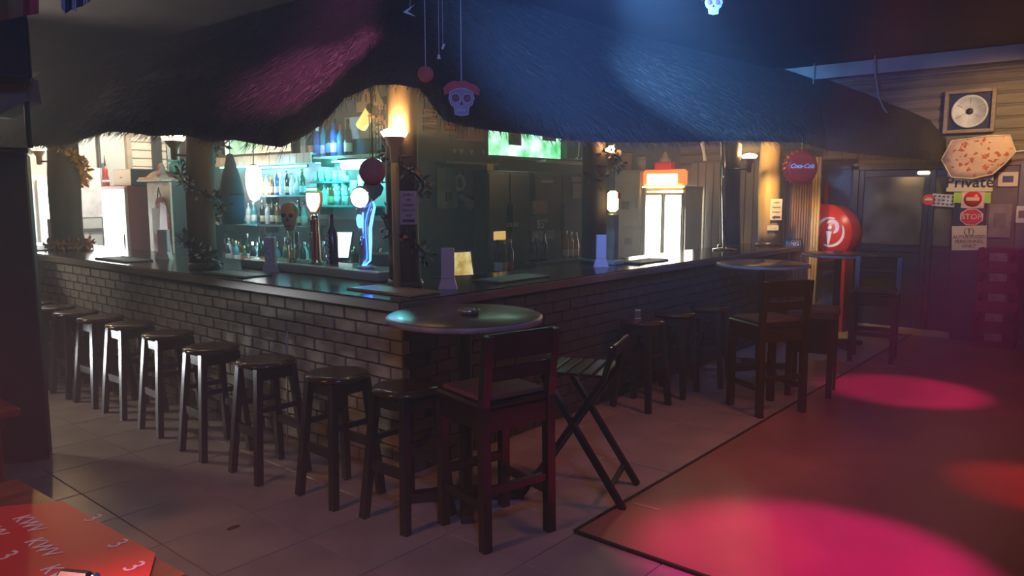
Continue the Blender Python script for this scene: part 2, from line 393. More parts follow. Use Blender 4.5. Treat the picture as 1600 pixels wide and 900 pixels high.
bp = Vector((0, 0, H))+ray(10, 148)*4.7
t = thing('wall_box', 'beige angled box below the black loudspeaker at the left edge', 'box', (bp.x, bp.y, bp.z), math.radians(-42))
MB().prism([(-.22, .12), (.1, .12), (.115, -.03), (-.06, -.13), (-.22, -.13)], .2).build('body', mat('beige painted box', (.42, .30, .24), .6), t)
MB().box((-.05, -.006, .02), (.02, .012, .06), bev=.003).build('catch', tr, t)
# flags
def flag(name, label, pts, stripes, d):
    t = thing(name, label, 'flag', (0, 0, 0))
    k = 0
    for (u0, u1, v1, v1b, m) in stripes:
        mb = MB(); vs = []; n = 6
        for i in range(n+1):
            f = i/n; u = u0+(u1-u0)*f; wv = .02*math.sin(f*7+k)
            for v in (-40, (v1+(v1b-v1)*f)):
                p = Vector((0, 0, H))+ray(u, v)*(d+wv); vs.append(p)
        o_ = len(vs); fw2 = Vector((FW.x, FW.y, 0)).normalized()*.003
        vs += [p+fw2 for p in vs]
        fs = []
        for i in range(n):
            fs.append((2*i, 2*i+1, 2*i+3, 2*i+2)); fs.append((o_+2*i+2, o_+2*i+3, o_+2*i+1, o_+2*i)); fs.append((2*i+1, o_+2*i+1, o_+2*i+3, 2*i+3))
        mb.add(vs, fs, True); mb.build('stripe', m, t); k += 1
    return t
fb, fr_, fw_, fn = mat('ochre cloth', (.33, .2, .08), .9), mat('red cloth', (.45, .06, .07), .9), mat('white cloth', (.7, .7, .7), .9), mat('navy cloth', (.05, .08, .2), .9)
flag('flag', 'ochre and red flag hanging at the top left corner', None, [(-15, 35, 36, 25, fb), (35, 60, 25, 21, fr_)], 3.0)
flag('flag', 'white and navy striped flag hanging from the ceiling edge beside the ochre flag', None, [(95, 102, 12, 21, fw_), (102, 111, 21, 15, fn), (111, 119, 15, 18, fw_), (119, 130, 12, 9, fn), (130, 140, 8, 3, fw_)], 3.2)

# ------------------------------------------------------------------ foreground tables at the left
red_cloth = mat('red oilcloth', (.62, .02, .025), .42, var=.06, scale=2)
white_print = mat('white print', (.8, .76, .76), .6, var=0)
tabwood = mat('reddish varnished table wood', (.16, .035, .018), .3, var=.5, scale=5, stretch=(1, 5, 5), coat=.5)
zt = .80
cA = onz(297, 896, zt); e1 = (onz(243, 867, zt)-onz(100, 787, zt)); e1.z = 0; e1.normalize()     # edge running away
# table axes: e1 points towards the camera-right corner along the far/right edge
ta = math.atan2(e1.y, e1.x); e2 = Vector((e1.y, -e1.x, 0))
if e2.dot(Vector((0, 0, 0))-cA) < 0: e2 = -e2
T1 = thing('pub_table', 'red-brown wooden table under the red printed cloth in the near left corner', 'table', (0, 0, 0))
Mt = Matrix((e1, e2, Vector((0, 0, 1)))).transposed().to_4x4()
if Mt.determinant() < 0: Mt = Matrix((e1, -e2, Vector((0, 0, 1)))).transposed().to_4x4(); sg = -1
else: sg = 1
def tl(x, y, z=0): p = cA + e1*x + e2*y; return Vector((p.x, p.y, z))
LT, WT = 1.05, .75
p = tl(-LT/2, WT/2, zt-.02); MB().box(p, (LT, WT, .04), M=Mt, bev=.008).build('tabletop', tabwood, T1)
p = tl(-LT/2, WT/2, zt-.09); mb = MB()
for (x, y, dx, dy) in ((-LT/2, .06, LT-.2, .025), (-LT/2, WT-.06, LT-.2, .025), (-.06, WT/2, .025, WT-.2), (-LT+.06, WT/2, .025, WT-.2)): mb.box(tl(x, y, zt-.09), (dx, dy, .1), M=Mt)
mb.build('apron', tabwood, T1)
for x in (-.07, -LT+.07):
    for y in (.07, WT-.07): MB().box(tl(x, y, (zt-.04)/2), (.065, .065, zt-.04), M=Mt, bev=.006).build('leg', tabwood, T1)
cl_ = thing('tablecloth', 'red oilcloth printed with white letters on the near left table', 'tablecloth')
q = [onz(-60, 800, zt), onz(96, 784, zt), onz(243, 867, zt), onz(205, 1010, zt), onz(-200, 1010, zt)]
mb = MB(); n_ = len(q); mb.add([(p.x, p.y, zt+.001) for p in q]+[(p.x, p.y, zt+.004) for p in q], [tuple(range(n_-1, -1, -1)), tuple(range(n_, 2*n_))]+[(i, (i+1) % n_, n_+(i+1) % n_, n_+i) for i in range(n_)])
mb.build('cloth', red_cloth, cl_)
for body, (u0, v0), (u1, v1), hgt in (('KWV', (33, 811), (56, 829), 1.), ('KWV', (52, 847), (80, 868), 1.), ('KWV', (77, 890), (108, 915), 1.), ('KWV', (-25, 820), (-5, 836), 1.)):
    A, B = onz(u0, v0, zt), onz(u1, v1, zt); d = B-A
    text(body, .062, white_print, cl_, ((A+B)/2)+Vector((0, 0, .0045)), (0, 0, math.atan2(d.y, d.x)), 'letters', shear=.15, depth=.0004, bold=.0006)
for (u, v), s_ in (((184, 852), .075), ((209, 888), .075), ((10, 871), .075), ((145, 812), .07)):
    A, B = onz(u-14, v+6, zt), onz(u+14, v-6, zt); d = B-A
    text('3', s_, white_print, cl_, onz(u, v, zt)+Vector((0, 0, .0045)), (0, 0, math.atan2(d.y, d.x)-PI/2), 'numeral', depth=.0004)
pz = onz(118, 897, zt+.02)
t = thing('lighter', 'black pocket lighter lying on the red oilcloth', 'lighter', (pz.x, pz.y, zt+.004), math.radians(-60))
mb = MB().box((0, 0, .012), (.09, .03, .024), bev=.008); mb.build('body', mat('black plastic', (.01, .012, .014), .25), t)
MB().box((.052, 0, .012), (.02, .026, .02), bev=.006).build('head', mat('chrome', (.7, .7, .72), .15, 1, var=0), t)
# second table, cut by the left edge
zt2 = .78
T2 = thing('pub_table', 'red-brown wooden table whose corner juts in at the left edge before the partition', 'table')
k0, k1 = onz(33, 636, zt2), onz(0, 620, zt2); d1 = (k1-k0).normalized(); d2 = (onz(0, 650, zt2)-k0); d2 = (d2-d1*d2.dot(d1)).normalized()
M2 = Matrix((d1, Vector((-d1.y, d1.x, 0)), Vector((0, 0, 1)))).transposed().to_4x4(); sy = 1 if d2.dot(Vector((-d1.y, d1.x, 0))) > 0 else -1
def t2(x, y, z): p = k0+d1*x+Vector((-d1.y, d1.x, 0))*y*sy; return Vector((p.x, p.y, z))
MB().box(t2(.6, .35, zt2-.02), (1.2, .7, .04), M=M2, bev=.01).build('tabletop', tabwood, T2)
MB().box(t2(.6, .35, zt2-.085), (1.04, .54, .09), M=M2).build('apron', tabwood, T2)
for x in (.10, 1.1):
    for y in (.10, .6): MB().box(t2(x, y, (zt2-.04)/2), (.07, .07, zt2-.04), M=M2, bev=.006).build('leg', tabwood, T2)

# ------------------------------------------------------------------ stools, bar chairs, round tables
stool_w = mat('dark stool wood', (.030, .026, .026), .24, var=.3, scale=6, stretch=(1, 1, .2))
seat_w = mat('polished dark seat', (.06, .022, .014), .22, var=.4, scale=5, coat=.4)
def make_stool(label, group):
    t = thing('bar_stool', label, 'stool', group=group)
    MB().lathe([(0, .690), (.165, .690), (.18, .698), (.182, .708), (.172, .72), (.12, .722), (0, .718)], n=28).build('seat', seat_w, t)
    for sx in (-1, 1):
        for sy in (-1, 1):
            MB().bar((sx*.165, sy*.165, 0), (sx*.112, sy*.112, .69), .044, .040, (sx, 0, 0)).build('leg', stool_w, t)
    for z, h_ in ((.645, .06), (.30, .055)):
        r = .165-.06*z/.69
        for sx in (-1, 1): MB().box((sx*r, 0, z), (.02, 2*r, h_)).build('rail', stool_w, t)
    for z, h_ in ((.645, .06), (.44, .03)):
        r = .165-.06*z/.69
        for sy in (-1, 1): MB().box((0, sy*r, z), (2*r, .02, h_)).build('rail', stool_w, t)
    return t
sg_ = 'round wooden stools along the brick front'
sc = [(634, 603), (527, 582), (415, 561), (330, 541), (262, 520), (203, 505), (157, 495), (118, 487), (84, 479)]
ords = ['nearest the bar corner', 'second from the bar corner', 'third from the bar corner', 'fourth from the bar corner', 'fifth from the bar corner, legs catching white light', 'sixth from the bar corner, legs catching white light', 'seventh from the bar corner', 'third from the partition end', 'second from the partition end', 'half hidden by the black partition']
ST = None
for k, (u, v) in enumerate(sc+[(52, 472)]):
    p = onz(u, v, .72); lab = 'dark round stool at the brick front, '+ords[k]
    if ST is None: ST = make_stool(lab, sg_); o = ST
    else: o = dup(ST, (0, 0, 0), 0, lab, sg_)
    o.location = (min(p.x, 2.77), p.y, 0); o.rotation_euler.z = random.uniform(-.06, .06)
for k, (u, v) in enumerate([(985, 497), (1052, 487), (1108, 478)]):
    p = onz(u, v, .72); dup(ST, (p.x, min(p.y, 3.09), 0), .1*k, 'dark round stool on the dance floor side, '+['nearest the card on its seat', 'second along', 'third along'][k], 'round stools on the dance floor side')
chair_w = mat('dark mahogany chair wood', (.035, .014, .012), .3, var=.4, scale=5, stretch=(1, 1, .25), coat=.3)
cush = mat('worn red-brown seat pad', (.15, .04, .035), .6, var=.3)
def make_chair(label, group):
    t = thing('bar_chair', label, 'chair', group=group)       # faces +Y, back at -Y
    MB().box((0, .01, .715), (.45, .43, .035), bev=.012).build('seat', chair_w, t)
    MB().box((0, .01, .743), (.40, .38, .03), bev=.014).build('seat_pad', cush, t)
    for sx in (-1, 1):
        MB().bar((sx*.195, .19, 0), (sx*.195, .19, .70), .048, .048).build('leg', chair_w, t)
        MB().bar((sx*.20, -.205, 0), (sx*.20, -.19, .72), .048, .048).bar((sx*.20, -.19, .70), (sx*.20, -.235, 1.07), .045, .04, (0, 1, 0)).build('leg', chair_w, t)
    MB().box((0, -.23, 1.01), (.40, .025, .13), bev=.008).build('top_rail', chair_w, t)
    MB().box((0, -.212, .875), (.40, .022, .07), bev=.006).build('back_slat', chair_w, t)
    for sx in (-1, 1): MB().box((sx*.195, 0, .645), (.025, .36, .10)).build('apron', chair_w, t)
    for y in (.19, -.195): MB().box((0, y, .645), (.36, .025, .10)).build('apron', chair_w, t)
    for sx in (-1, 1): MB().box((sx*.195, 0, .22), (.025, .36, .04)).build('stretcher', chair_w, t)
    MB().box((0, .19, .30), (.36, .028, .045)).build('foot_rail', chair_w, t); MB().box((0, -.2, .30), (.36, .025, .04)).build('stretcher', chair_w, t)
    return t
def foot(u, v): return onz(u, v, 0)
l0, r0 = foot(773, 857), foot(844, 833)
ax = (r0-l0).normalized(); yaw = math.atan2(ax.y, ax.x); mid = (l0+r0)/2; ny = Vector((-ax.y, ax.x, 0))
CH = make_chair('dark wooden bar chair turned to the nearest high table, back towards us', 'bar chairs')
cc = mid+ny*.2; CH.location = (cc.x, cc.y, 0); CH.rotation_euler.z = yaw
p = onz(1200, 500, .73); dup(CH, (p.x, p.y, 0), math.radians(-32), 'dark bar chair with padded seat before the middle high table', 'bar chairs')
p = onz(1368, 455, .73); dup(CH, (p.x, p.y, 0), math.radians(100), 'dark bar chair with padded seat beside the farthest high table', 'bar chairs')
# square padded stool
p = onz(1272, 480, .76)
t = thing('square_stool', 'square stool with red-brown padded top and deep dark skirt', 'stool', (p.x, p.y, 0), math.radians(12))
MB().box((0, 0, .715), (.40, .40, .09), bev=.02).build('cushion', cush, t)
MB().box((0, 0, .53), (.37, .37, .28)).build('skirt', mat('black leatherette', (.03, .016, .016), .5), t)
for sx in (-1, 1):
    for sy in (-1, 1): MB().bar((sx*.165, sy*.165, 0), (sx*.165, sy*.165, .67), .05, .05).build('leg', chair_w, t)
# folding chair behind the near one
p = onz(893, 575, .74)
t = thing('folding_chair', 'tall folding chair with crossed legs and slatted seat between near chair and stools', 'chair', (p.x+.06, p.y-.03, 0), math.radians(20))
for i in range(5): MB().box((0, -.15+i*.075, .74), (.40, .055, .016), bev=.004).build('seat_slat', stool_w, t)
for sx in (-1, 1):
    MB().bar((sx*.2, -.30, 0), (sx*.2, .17, .73), .03, .045, (1, 0, 0)).build('leg', stool_w, t)
    MB().bar((sx*.17, .30, 0), (sx*.17, -.17, .72), .03, .045, (1, 0, 0)).bar((sx*.17, -.17, .72), (sx*.17, -.22, .90), .03, .04, (1, 0, 0)).build('leg', stool_w, t)
MB().box((0, -.225, .88), (.37, .022, .07), bev=.006).build('backrest', stool_w, t)
MB().bar((-.2, -.22, .12), (.2, -.22, .12), .025, .025).build('stretcher', stool_w, t); MB().bar((-.17, .22, .13), (.17, .22, .13), .025, .025).build('stretcher', stool_w, t)
# high round tables
ttop = mat('round table laminate', (.11, .055, .04), .32, var=.4, scale=4, stretch=(1, 4, 1), coat=.12)
tedge = mat('pale table edge', (.32, .27, .22), .4)
def make_table(label, loc, r):
    t = thing('high_table', label, 'table', loc, group='round high tables')
    MB().lathe([(0, 1.036), (r-.005, 1.036), (r-.002, 1.062), (r-.012, 1.068), (0, 1.068)], n=40).build('tabletop', ttop, t)
    MB().lathe([(r-.004, 1.035), (r+.004, 1.037), (r+.004, 1.058), (r-.003, 1.064)], n=40).build('edge_band', tedge, t)
    MB().lathe([(.045, .03), (.04, .08), (.04, 1.0), (.12, 1.03), (.12, 1.036)], n=16).build('column', chair_w, t)
    for k in range(4):
        a = PI/4+k*PI/2; MB().bar((.03*math.cos(a), .03*math.sin(a), .05), (.33*math.cos(a), .33*math.sin(a), .025), .07, .05).build('foot', chair_w, t)
    return t
make_table('high round table set against the near corner of the bar', (3.0, 2.86, 0), .43)
p = onz(1168, 409, 1.07); make_table('high round table halfway along the bar, in front of the fridge glow', (p.x, 2.86, 0), .44)
p = onz(1308, 388, 1.07); make_table('high round table at the far end, in front of the red drum', (9.0, 2.68, 0), .40)
TB = [o for o in COL.objects if o.name.startswith('high_table')]
gl = glass('clear glass', (.93, .95, .95), .03, .22)
def ashtray(label, loc, m):
    t = thing('ashtray', label, 'ashtray', loc, group='ashtrays')
    MB().lathe([(0, 0), (.05, 0), (.062, .03), (.056, .032), (.045, .010), (0, .009)], n=20).build('bowl', m, t)
    for k in range(3): a = k*2.09; MB().box((.06*math.cos(a), .06*math.sin(a), .031), (.016, .01, .008), rz=a).build('rest', m, t)
wm = mat('tin ashtray', (.45, .40, .36), .3, .8)
p = onz(733, 491, 1.07); ashtray('small tin ashtray on the high table nearest us', (p.x, p.y, 1.068), wm)
ashtray('glass ashtray on the middle high table', (TB[1].location.x+.08, 2.92, 1.068), gl)
ashtray('glass ashtray on the far high table', (9.0, 2.68, 1.068), gl)
p = onz(932, 494, .724)
t = thing('menu_card', 'folded cream card standing on the first stool beyond the near table', 'card', (p.x+.1, min(p.y, 3.1), .722), .5)
cm = mat('cream card', (.62, .55, .40), .6, var=.05)
MB().prism([(-.05, .075), (-.04, .08), (.03, .012), (.02, .004)], .045).build('leaf', cm, t); MB().prism([(-.05, .075), (-.04, .08), (-.01, .085), (-.01, .078)], .045).build('fold', cm, t); MB().box((.04, .022, .003), (.06, .05, .005)).build('leaf', cm, t)
a, b = onx(449, 518, 2.985), onx(449, 602, 2.9)
t = thing('rod', 'thin pale rod leaning upright on the brick front behind the stools', 'rod'); MB().tube([(b.x-.02, b.y, 0.0), b, (2.985, a.y, a.z)], .006, 6).build('stick', mat('pale rod', (.5, .48, .44), .5), t)
p = onz(367, 826, 0); t = thing('dry_leaf', 'small dark dry leaf lying on the tiles before the stools', 'leaf', (p.x, p.y, .0)); MB().prism([(-.035, 0), (0, .006), (.035, .001), (0, .003)], .03).build('blade', mat('dry leaf', (.09, .05, .03), .8), t)
a, b = onz(990, 786, .012), onz(1032, 797, .012); t = thing('tape_strip', 'short strip of pale tape on the dance floor near its corner', 'tape', (0, 0, 0)); MB().bar((a.x, a.y, .0115), (b.x, b.y, .0115), .018, .003).build('strip', mat('worn tape', (.5, .4, .3), .6), t)

# ------------------------------------------------------------------ posts on the counter, sconces
post_m = mat('rough wooden pole', (.085, .045, .024), .75, var=.45, scale=7, stretch=(1.5, 1.5, .25), bump=.4)
lamplit_post = mat('pole wood with painted lamplight', (.42, .27, .10), .7, var=.3, scale=7, stretch=(1.5, 1.5, .25), bump=.3)  # lighter yellow wood stands in for lamplight on the end post
def post(label, x, y, r, z0=1.1005, z1=2.75, lean=0.0, pm_=None):
    t = thing('wooden_post', label, 'post', (x, y, z0), group=None)
    n = 7; pts = []; rs = []
    for i in range(n+1):
        f = i/n; pts.append((.012*math.sin(f*5+x)+lean*f, .012*math.cos(f*4+y), (z1-z0)*f)); rs.append(r*(1-.06*f+.03*math.sin(f*9+x)))
    MB().tube(pts, rs, 14).build('trunk', pm_ or post_m, t)
    MB().lathe([(r*1.12, 0), (r*1.14, .03), (r*1.02, .05)], n=18).build('collar', wood_dark, t)
    return t
post('thick corner post of the bar, warmly lit at its top', 3.5, 3.9, .11, z1=2.78)
post('wooden post wrapped in dark leafy garland, second from the left', 3.3, 6.26, .12, z1=2.55)
post('wooden post wrapped in orange tinsel at the far left of the bar', 3.42, 9.6, .17, z1=2.62)
post('wooden post left of the glowing drinks fridge', 5.86, 3.93, .115, z1=2.72)
post('wooden post with the chrome pole in front, right of the glowing fridge', 8.55, 3.80, .12, z1=2.68)
post('yellow-lit wooden post at the far end of the counter', 9.3, 3.62, .135, z1=2.6, pm_=lamplit_post)
bamboo_m = mat('bamboo cane', (.50, .34, .12), .4, var=.25, scale=5, stretch=(1, 1, .3))
reed_m = mat('brown reed cane', (.20, .10, .05), .6, var=.3, scale=5, stretch=(1, 1, .2))
sconce_m = mat('tan lamp cup', (.45, .27, .12), .5, var=.2)
hot = emit('glowing lamp mouth', (1.0, .72, .34), 26)
def sconce(label, p, out, pw, r=.075, pole=None):
    # torch lamp: a funnel with a glowing mouth turned up, on an arm from the post
    t = thing('torch_lamp', label, 'lamp', p)
    MB().lathe([(.022, -.20), (.03, -.19), (.032, -.10), (.045, -.085), (r*.80, -.036), (r*.84, -.034), (.04, -.075)], n=20).build('cup', sconce_m, t)
    MB().lathe([(r*.82, -.036), (r*1.0, -.012), (r*1.03, 0), (r*.95, .003)], n=20).build('glowing_rim', hot, t)
    MB().lathe([(0, .002), (r*.88, .002), (r*.8, .012), (r*.45, .022), (0, .024)], n=20).build('glowing_mouth', hot, t)
    MB().tube([(0, 0, -.16), (out[0], out[1], -.16)], .012, 8).build('arm', wood_dark, t)
    if pole: MB().tube([(0, 0, pole), (.003, 0, -.6), (0, 0, -.20)], .027, 12).build('pole', bamboo_m, t)
    l = bpy.data.lights.new('torch', 'POINT'); l.color = (1.0, .62, .24); l.energy = pw; l.shadow_soft_size = .01
    o = bpy.data.objects.new('torch', l); COL.objects.link(o); o.parent = t; o.location = (0, 0, .034)
    if pw == 45:                                   # this lamp also shines down on the post beside it
        d = light('SPOT', p+Vector((-.02, -.16, -.04)), (1.0, .66, .24), 110, (9.3, 3.5, 1.35), .03, 75, .8, 'torch_down')
    return t
p = onx(616, 206, 3.36); sconce('glowing torch lamp on a bamboo pole at the corner post', p, (.10, -.06), 48, .085, pole=1.105-p.z)
p = onx(271, 214, 3.28); sconce('glowing torch lamp beside the post with the dark garland', p, (.06, -.20), 30, .10)
p = ony(1171, 243, 3.62); sconce('glowing torch lamp right of the post with the chrome pole', p, (-.40, .14), 45, .085)
p = onx(60, 231, 3.36); sconce('tan torch lamp at the far left beside the orange tinsel', p, (.08, -.15), 90, .085)
p = ony(953, 232, 3.75); sconce('small torch lamp high on the post left of the glowing fridge', p, (-.12, .05), 3, .045)
# chrome pole and second slim steel stand
chrome = mat('polished chrome', (.72, .68, .6), .12, 1.0, var=0)
t = thing('chrome_pole', 'slim leaning chrome pole standing on the counter right of the fridge glow', 'pole', (8.25, 3.72, 1.10))
top_ = ony(1128, 228, 3.72); MB().tube([(0, 0, .01), (top_.x-8.25, 0, 1.42)], .022, 12).build('tube', chrome, t)
MB().lathe([(.13, 0), (.135, .012), (.04, .03), (.024, .05)], n=24).build('foot', chrome, t)
# bamboo screen at the end of the counter
t = thing('bamboo_screen', 'reed and bamboo screen behind the bottle-cap sign at the end of the counter', 'screen', (9.75, 3.17, 0))
for k in range(11):
    MB().tube([(0, .10+k*.032, 0), (.004*math.sin(k), .10+k*.032, 2.2)], .0155, 7).build('reed', reed_m, t)
for k in range(3): MB().tube([(-.02, -.005+k*.035, 0), (-.02, -.005+k*.035, .7), (-.018, -.005+k*.035, 2.2)], .018, 8).build('bamboo_cane', bamboo_m, t)
for z in (.4, 1.2, 2.0): MB().box((.02, .2, z), (.02, .46, .03)).build('batten', wood_dark, t)

# ------------------------------------------------------------------ red drum, bottle cap, fan, signs on the right wall
red_p = mat('glossy red paint', (.72, .035, .02), .3, var=.08)
red_d = mat('darker red paint', (.35, .02, .025), .4, var=.1)
wht = mat('white enamel', (.85, .82, .78), .45, var=.03)
blk = mat('black print', (.015, .014, .014), .5, var=0)
yel = mat('cream sign board', (.80, .66, .42), .55, var=.06)
dc = onx(1287, 364, 10.0)
RX = Matrix.Rotation(-PI/2, 4, 'Y')                       # lathe axis z -> -x
t = thing('red_drum', 'round red drum with a white ring emblem behind the farthest table', 'drum', (dc.x-.04, dc.y-.02, 0), math.radians(-10))
MB().lathe([(0, 0), (.36, 0), (.37, .012), (.37, .03), (0, .03)], (0, 0, dc.z), 40, RX).build('front_disc', red_p, t)
MB().lathe([(.35, -.26), (.36, -.24), (.36, -.002), (.33, 0)], (0, 0, dc.z), 40, RX).build('barrel', red_d, t)
for y in (-.25, .25): MB().box((.14, y, (dc.z-.30)/2), (.22, .06, dc.z-.30)).build('leg', red_d, t)
MB().tube([(.05, .02, dc.z+.38), (.05, .02, dc.z+.58), (.07, .02, dc.z+.66)], [.02, .028, .012], 10).build('handle', red_p, t)
em = MB()
def arc(mb, r0, r1, a0, a1, x=-.034, cy=0, cz=0, n=18):   # flat arc on a -X face; angle counted from +z towards -y
    vs = []
    for i in range(n+1):
        a = math.radians(a0+(a1-a0)*i/n); f = i/n; w = math.sin(PI*min(1, max(0, f)))**.5
        rm = (r0+r1)/2; h_ = (r1-r0)/2*(.15+.85*w)
        for r in (rm-h_, rm+h_): vs += [(x, cy-r*math.sin(a), cz+r*math.cos(a)), (x+.004, cy-r*math.sin(a), cz+r*math.cos(a))]
    fs = []
    for i in range(n): b = 4*i; fs += [(b, b+2, b+6, b+4), (b+1, b, b+4, b+5), (b+3, b+7, b+6, b+2), (b+1, b+5, b+7, b+3)]
    mb.add(vs, fs)
arc(em, .16, .195, -115, 20, cy=-.09, cz=dc.z+.02); arc(em, .16, .195, 60, 205, cy=-.09, cz=dc.z+.02)
arc(em, .05, .10, -55, 165, cy=-.11, cz=dc.z+.08)
em.prism([(-.045, .02), (.035, .02), (.0, -.15), (-.02, -.15)], .004, Matrix.Rotation(-PI/2, 4, 'Z'), (-.034, -.085, dc.z+.01)).lathe([(0, 0), (.03, 0), (.03, .004), (0, .004)], (-.031, -.085, dc.z+.07), 14, RX)
em.build('emblem', wht, t)
# bottle cap sign
cp = ony(1252, 262, 2.97)
A_ = math.radians(222); nrm = Vector((math.cos(A_), math.sin(A_), 0))
MC = Matrix((Vector((-nrm.y, nrm.x, 0)), -nrm, Vector((0, 0, 1)))).transposed().to_4x4()   # local x = to the right, -y = out
t = thing('bottle_cap_sign', 'big red bottle-cap sign hanging under the thatch', 'sign', cp)
vs, fs = [], []; N = 84
for r_, y_ in ((.145, -.05), (.16, -.045), (.175, -.02)):
    for i in range(N): a = 2*PI*i/N; vs.append(MC @ Vector((r_*math.cos(a), y_, r_*math.sin(a))))
for i in range(N):
    a = 2*PI*i/N; s_ = (abs((i % 4)-2)/2); rr = .185+.022*s_; vs.append(MC @ Vector((rr*math.cos(a), .03+.015*s_, rr*math.sin(a))))
for L in range(3):
    for i in range(N): j = (i+1) % N; fs.append((L*N+i, L*N+j, L*N+N+j, L*N+N+i))
fs.append(tuple(range(N-1, -1, -1)));
mb = MB(); mb.add(vs, fs); mb.build('cap', red_p, t)
MB().lathe([(0, -.03), (.15, -.03), (.15, -.02), (0, -.02)], n=24, M=MC @ Matrix.Rotation(-PI/2, 4, 'X')).build('backing', red_d, t)
rzc = math.atan2((MC @ Vector((1, 0, 0))).y, (MC @ Vector((1, 0, 0))).x)
text('Coca-Cola', .068, wht, t, MC @ Vector((-.012, -.0515, .015)), facing(rzc), 'lettering', shear=.35, spacing=.9, bold=.001)
MB().tube([(0, 0, .2), (0, 0, 2.36-cp.z)], .004, 5).build('cord', tr, t)
# fan in its frame
fc = onx(1515, 174, 10.30)
t = thing('extractor_fan', 'square framed extractor fan high on the right wall', 'fan', (10.335, fc.y, fc.z)); t.scale = (.8, .8, .8)
fwood = mat('fan frame wood', (.34, .25, .17), .6, var=.3, stretch=(1, 1, 4))
for y, w_2 in ((-.30, .05), (.30, .05)): MB().box((-.05, y, 0), (.10, .05, .62), bev=.006).build('frame_board', fwood, t)
for z in (-.285, .285): MB().box((-.05, 0, z), (.10, .55, .05), bev=.006).build('frame_board', fwood, t)
MB().box((-.01, 0, 0), (.02, .55, .52)).build('back_plate', mat('fan back plate', (.015, .02, .045), .5), t)
MB().lathe([(.20, .022), (.235, .022), (.235, .06), (.215, .065), (.205, .04)], (0, 0, 0), 36, RX).build('ring', mat('pale fan ring', (.75, .75, .72), .4), t)
for k in range(6):
    a = k*PI/3+.2; bl_ = MB(); vs = []
    for r_, da in ((.04, .30), (.12, .42), (.195, .40)):
        for sgn in (-1, 1): aa = a+sgn*da; vs += [(-.032-.012*sgn, r_*math.cos(aa), r_*math.sin(aa)), (-.028-.012*sgn, r_*math.cos(aa), r_*math.sin(aa))]
    bl_.add(vs, [(0, 2, 6, 4), (4, 6, 10, 8), (1, 5, 7, 3), (5, 9, 11, 7), (0, 4, 5, 1), (4, 8, 9, 5), (2, 3, 7, 6), (6, 7, 11, 10), (8, 10, 11, 9), (0, 1, 3, 2)]).build('blade', mat('grey fan blade', (.42, .43, .42), .35), t)
MB().lathe([(0, .06), (.045, .055), (.05, .02), (.0, .02)], (0, 0, 0), 18, RX).build('hub', blk, t)
# cables down from the ceiling before the right wall
a, b = onx(1366, 105, 10.0), onx(1390, 182, 10.05)
t = thing('cable', 'pale loose cable hanging from the ceiling before the ribbed wall', 'cable'); MB().tube([(a.x, a.y, 3.4), a, onx(1372, 150, 10.0), onx(1380, 168, 10.02), b], .009, 6).build('cord', mat('grey cable', (.42, .42, .42), .5), t)
a = onx(1272, 112, 10.1); t = thing('cable', 'second pale cable hanging left of the longer one', 'cable'); MB().tube([(a.x, a.y, 3.4), a, onx(1270, 140, 10.1), onx(1276, 178, 10.1)], .007, 6).build('cord', mat('grey cable', (.4, .4, .4)), t)
# dark glazed door in the right wall, with signs on its right jamb
DX = 10.33
yd0, yd1, yj, ye = onx(1338, 400, DX).y, onx(1447, 400, DX).y, onx(1494, 400, DX).y, onx(1536, 400, DX).y
doorm = mat('blue-black door paint', (.02, .026, .036), .4, var=.2)
D1 = struct(link('door_1', None))
zt_ = onx(1400, 266, DX).z
for y0, y1 in ((yd0, yd1), (yd1, yj)):
    w = y0-y1; ym = (y0+y1)/2
    for yy in (y0-.03, y1+.03): MB().box((DX-.02, yy, zt_/2), (.06, .06, zt_), bev=.004).build('stile', doorm, D1)
    for z, h_ in ((.12, .24), (zt_*.52, .07), (zt_-.04, .08)): MB().box((DX-.02, ym, z), (.05, w-.12, h_), bev=.004).build('rail', doorm, D1)
    MB().box((DX-.02, ym, .65), (.02, w-.12, .82)).build('lower_panel', doorm, D1)
    MB().box((DX-.02, ym, (zt_*.52+zt_)/2), (.008, w-.12, zt_*.48-.12)).build('pane', mat('dim door glass', (.13, .13, .11), .12, var=.6, scale=3), D1)
MB().box((DX-.02, yd0+.05, zt_/2+.03), (.10, .09, zt_+.06)).build('jamb', doorm, D1); MB().box((DX-.02, (yd0+yj)/2, zt_+.05), (.10, yd0-yj+.2, .08)).build('head', doorm, D1)
MB().box((DX-.06, yd1-.05, 1.02), (.03, .02, .14), bev=.005).build('handle', chrome, D1)
struct(MB().box((10.30, (yj+ye)/2, 1.2), (.10, yj-ye, 2.4)).build('trim_4', mat('jamb board', (.035, .04, .045), .5)))
lm = emit('small bulkhead glow', (1, .8, .5), 8)
p = onx(1443, 270, 10.25); t = thing('bulkhead_lamp', 'small lit bulkhead lamp above the dark door', 'lamp', (10.26, p.y, p.z))
MB().box((0, 0, 0), (.06, .13, .04), bev=.012).build('diffuser', lm, t); MB().box((.025, 0, .025), (.05, .16, .02), bev=.004).build('base', tr, t)
